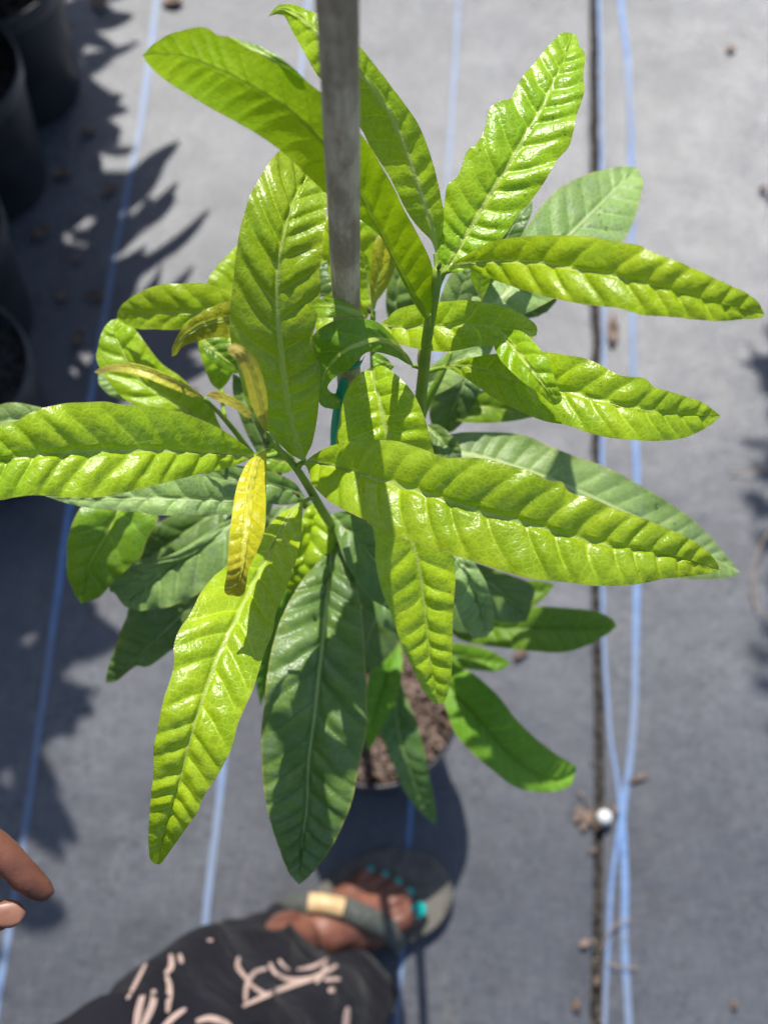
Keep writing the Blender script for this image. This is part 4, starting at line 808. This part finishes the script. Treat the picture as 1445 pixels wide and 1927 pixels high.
for M, sd in ((FL, 1), (FR, -1)):
    strap(M, sd, [(.045, .042, .022), (.065, .040, .055), (.098, .030, .088), (.130, .008, .090), (.155, -.018, .076), (.170, -.042, .048), (.174, -.055, .018)], .026, th=.002)
    strap(M, sd, [(.092, .033, .0905), (.109, .024, .0945), (.127, .011, .0945)], .021, 'buckle', m_buckle, .004)
# trousers
def trouser_leg(rings, seed):
    R = random.Random(seed); N = 96; C = crs([[*r] for r in rings], 110); v = []; f = []; p1 = [R.uniform(0, 6.28) for _ in range(8)]
    for i, c_ in enumerate(C):
        p = Vector(c_[:3]); rr = c_[3]; t = Vector(C[min(i + 1, 109)][:3]) - Vector(C[max(i - 1, 0)][:3]); t.normalize(); t = (t * .55 + Vector((0, 0, 1)) * .45).normalized()
        a = (Vector((1, 0, 0)) - t * t.x).normalized(); b = t.cross(a); u_ = i / 109
        for k_ in range(N):
            q = 2 * math.pi * k_ / N
            rdg = 1 - abs(math.sin(2.5 * q + 9 * u_ + .8 * math.sin(3 * q + 14 * u_) + p1[5]))
            fold = .09 * (rdg ** 2 - .3) + .06 * ((1 - abs(math.sin(u_ * 15 + 1.5 * math.sin(q * 2 + p1[6])))) ** 3 - .2) + .09 * math.sin(3 * q + p1[0] + 2.2 * u_) + .05 * math.sin(5 * q + p1[1] - 5 * u_) + .03 * math.sin(9 * q + p1[2] + 9 * u_) + .05 * math.sin(u_ * 40 + 3 * math.sin(q + p1[3])) * math.sin(2 * q + p1[4]) + .02 * math.sin(u_ * 75 + 2 * q)
            v.append(p + (a * math.cos(q) + b * math.sin(q)) * rr * (1 + fold))
    for i in range(109):
        for k_ in range(N): f.append([i * N + k_, i * N + (k_ + 1) % N, (i + 1) * N + (k_ + 1) % N, (i + 1) * N + k_])
    return v, f
tv, tf = trouser_leg([(-.082, -.050, .045, .105), (-.108, -.068, .17, .096), (-.158, -.100, .32, .092), (-.235, -.165, .47, .092), (-.37, -.15, .66, .100), (-.49, -.185, .86, .115), (-.50, -.22, .98, .125)], 4)
tv2, tf2 = trouser_leg([(FR @ Vector((.03, 0, .045))).to_tuple() + (.10,), (ra.x, ra.y, .2, .095), (-.44, -.44, .36, .09), (-.42, -.42, .5, .09), (-.46, -.38, .7, .10), (-.50, -.32, .87, .115), (-.50, -.27, .98, .125)], 8)
bb = len(tv); tr = mesh('trousers', tv + tv2, tf + [[x + bb for x in q] for q in tf2], m_cloth); reparent(tr, person); q = tr.modifiers.new('t', 'SOLIDIFY'); q.thickness = .0016; q.offset = -1
sv, sf = trouser_leg([(-.50, -.25, .90, .155), (-.50, -.25, 1.0, .142), (-.50, -.25, 1.12, .135), (-.50, -.245, 1.25, .145), (-.495, -.245, 1.33, .135), (-.49, -.245, 1.385, .075)], 2)
b0 = len(sv)
for a_, b_ in ((shL, elL), (shR, elR)):
    pp = [a_, a_.lerp(b_, .3), a_.lerp(b_, .6)]; vv, ff = tube_data(pp, [.068, .066, .066], 24, False, len(sv)); sv += vv; sf += ff
sh = mesh('shirt', sv, sf, m_cloth); reparent(sh, person)
hv, hf = [], []
bm = bmesh.new(); bmesh.ops.create_icosphere(bm, subdivisions=4, radius=1)
for v_ in bm.verts: v_.co = Vector((v_.co.x * .098, v_.co.y * .092, v_.co.z * .10)) * (1 + .02 * math.sin(v_.co.y * 40)) + (Vector((-.02, 0, -.09)) * max(0, -v_.co.x) if v_.co.z < 0 else Vector())
bmesh.ops.delete(bm, geom=[v_ for v_ in bm.verts if v_.co.x > .035 and v_.co.z < .045], context='VERTS'); hme = bpy.data.meshes.new('hair'); bm.to_mesh(hme); bm.free()
hr = link('hair', hme, m_hair); hr.location = hd + Vector((-.012, 0, .02)); reparent(hr, person)
# printed brush strokes on the trousers
tb = BVHTree.FromPolygons([tuple(p) for p in tv], tf)
strokes = [([(450, 1800), (448, 1818), (458, 1833), (468, 1845)], 10), ([(503, 1822), (482, 1828), (468, 1845), (463, 1868), (463, 1885)], 10), ([(468, 1848), (485, 1862), (506, 1873)], 8), ([(458, 1893), (500, 1873), (545, 1855), (600, 1838)], 11),
           ([(508, 1812), (518, 1830), (545, 1843), (580, 1842), (610, 1830), (640, 1812)], 11), ([(525, 1806), (535, 1818), (545, 1825)], 8), ([(560, 1824), (590, 1818), (618, 1803)], 8), ([(595, 1850), (606, 1832), (615, 1812)], 9), ([(610, 1843), (640, 1842)], 9), ([(624, 1858), (625, 1868)], 14),
           ([(322, 1795), (323, 1818), (312, 1832)], 12), ([(338, 1795), (343, 1812)], 10), ([(314, 1836), (320, 1860), (316, 1905)], 12), ([(275, 1812), (258, 1845), (240, 1880)], 8), ([(270, 1870), (262, 1900), (255, 1940)], 15), ([(290, 1862), (288, 1890), (268, 1935)], 15),
           ([(350, 1898), (330, 1912), (305, 1935)], 12), ([(370, 1922), (395, 1916), (425, 1925), (440, 1940)], 14), ([(396, 1767), (396, 1771)], 12), ([(655, 1895), (652, 1925), (650, 1950)], 13)]
sv, sf = [], []
for P, wd in strokes:
    n = 26; Q = crs(P, n); rows = []
    for i, p in enumerate(Q):
        t = Q[min(i + 1, n - 1)] - Q[max(i - 1, 0)]; t = t / (np.linalg.norm(t) + 1e-9); nn = np.array([-t[1], t[0]]); ww = wd * .44 * (math.sin(math.pi * (.12 + .76 * i / (n - 1))) ** .6)
        row = []
        for s in (-1, -.5, 0, .5, 1):
            x, y = p + nn * s * ww; dv2 = (fw + rt * ((x - W / 2) / F) + up * ((H / 2 - y) / F)).normalized(); hit = tb.ray_cast(CAM, dv2)
            row.append(None if hit[0] is None else hit[0] - dv2 * .0012)
        rows.append(row)
    for i in range(n - 1):
        for j in range(4):
            q = [rows[i][j], rows[i][j + 1], rows[i + 1][j + 1], rows[i + 1][j]]
            if any(x is None for x in q) or max((q[0] - x).length for x in q) > .02: continue
            b = len(sv); sv += q; sf.append([b, b + 1, b + 2, b + 3])
pr = mesh('printed_pattern', sv, sf, m_print); pr.parent = tr
q = pr.modifiers.new('t', 'SOLIDIFY'); q.thickness = .0004
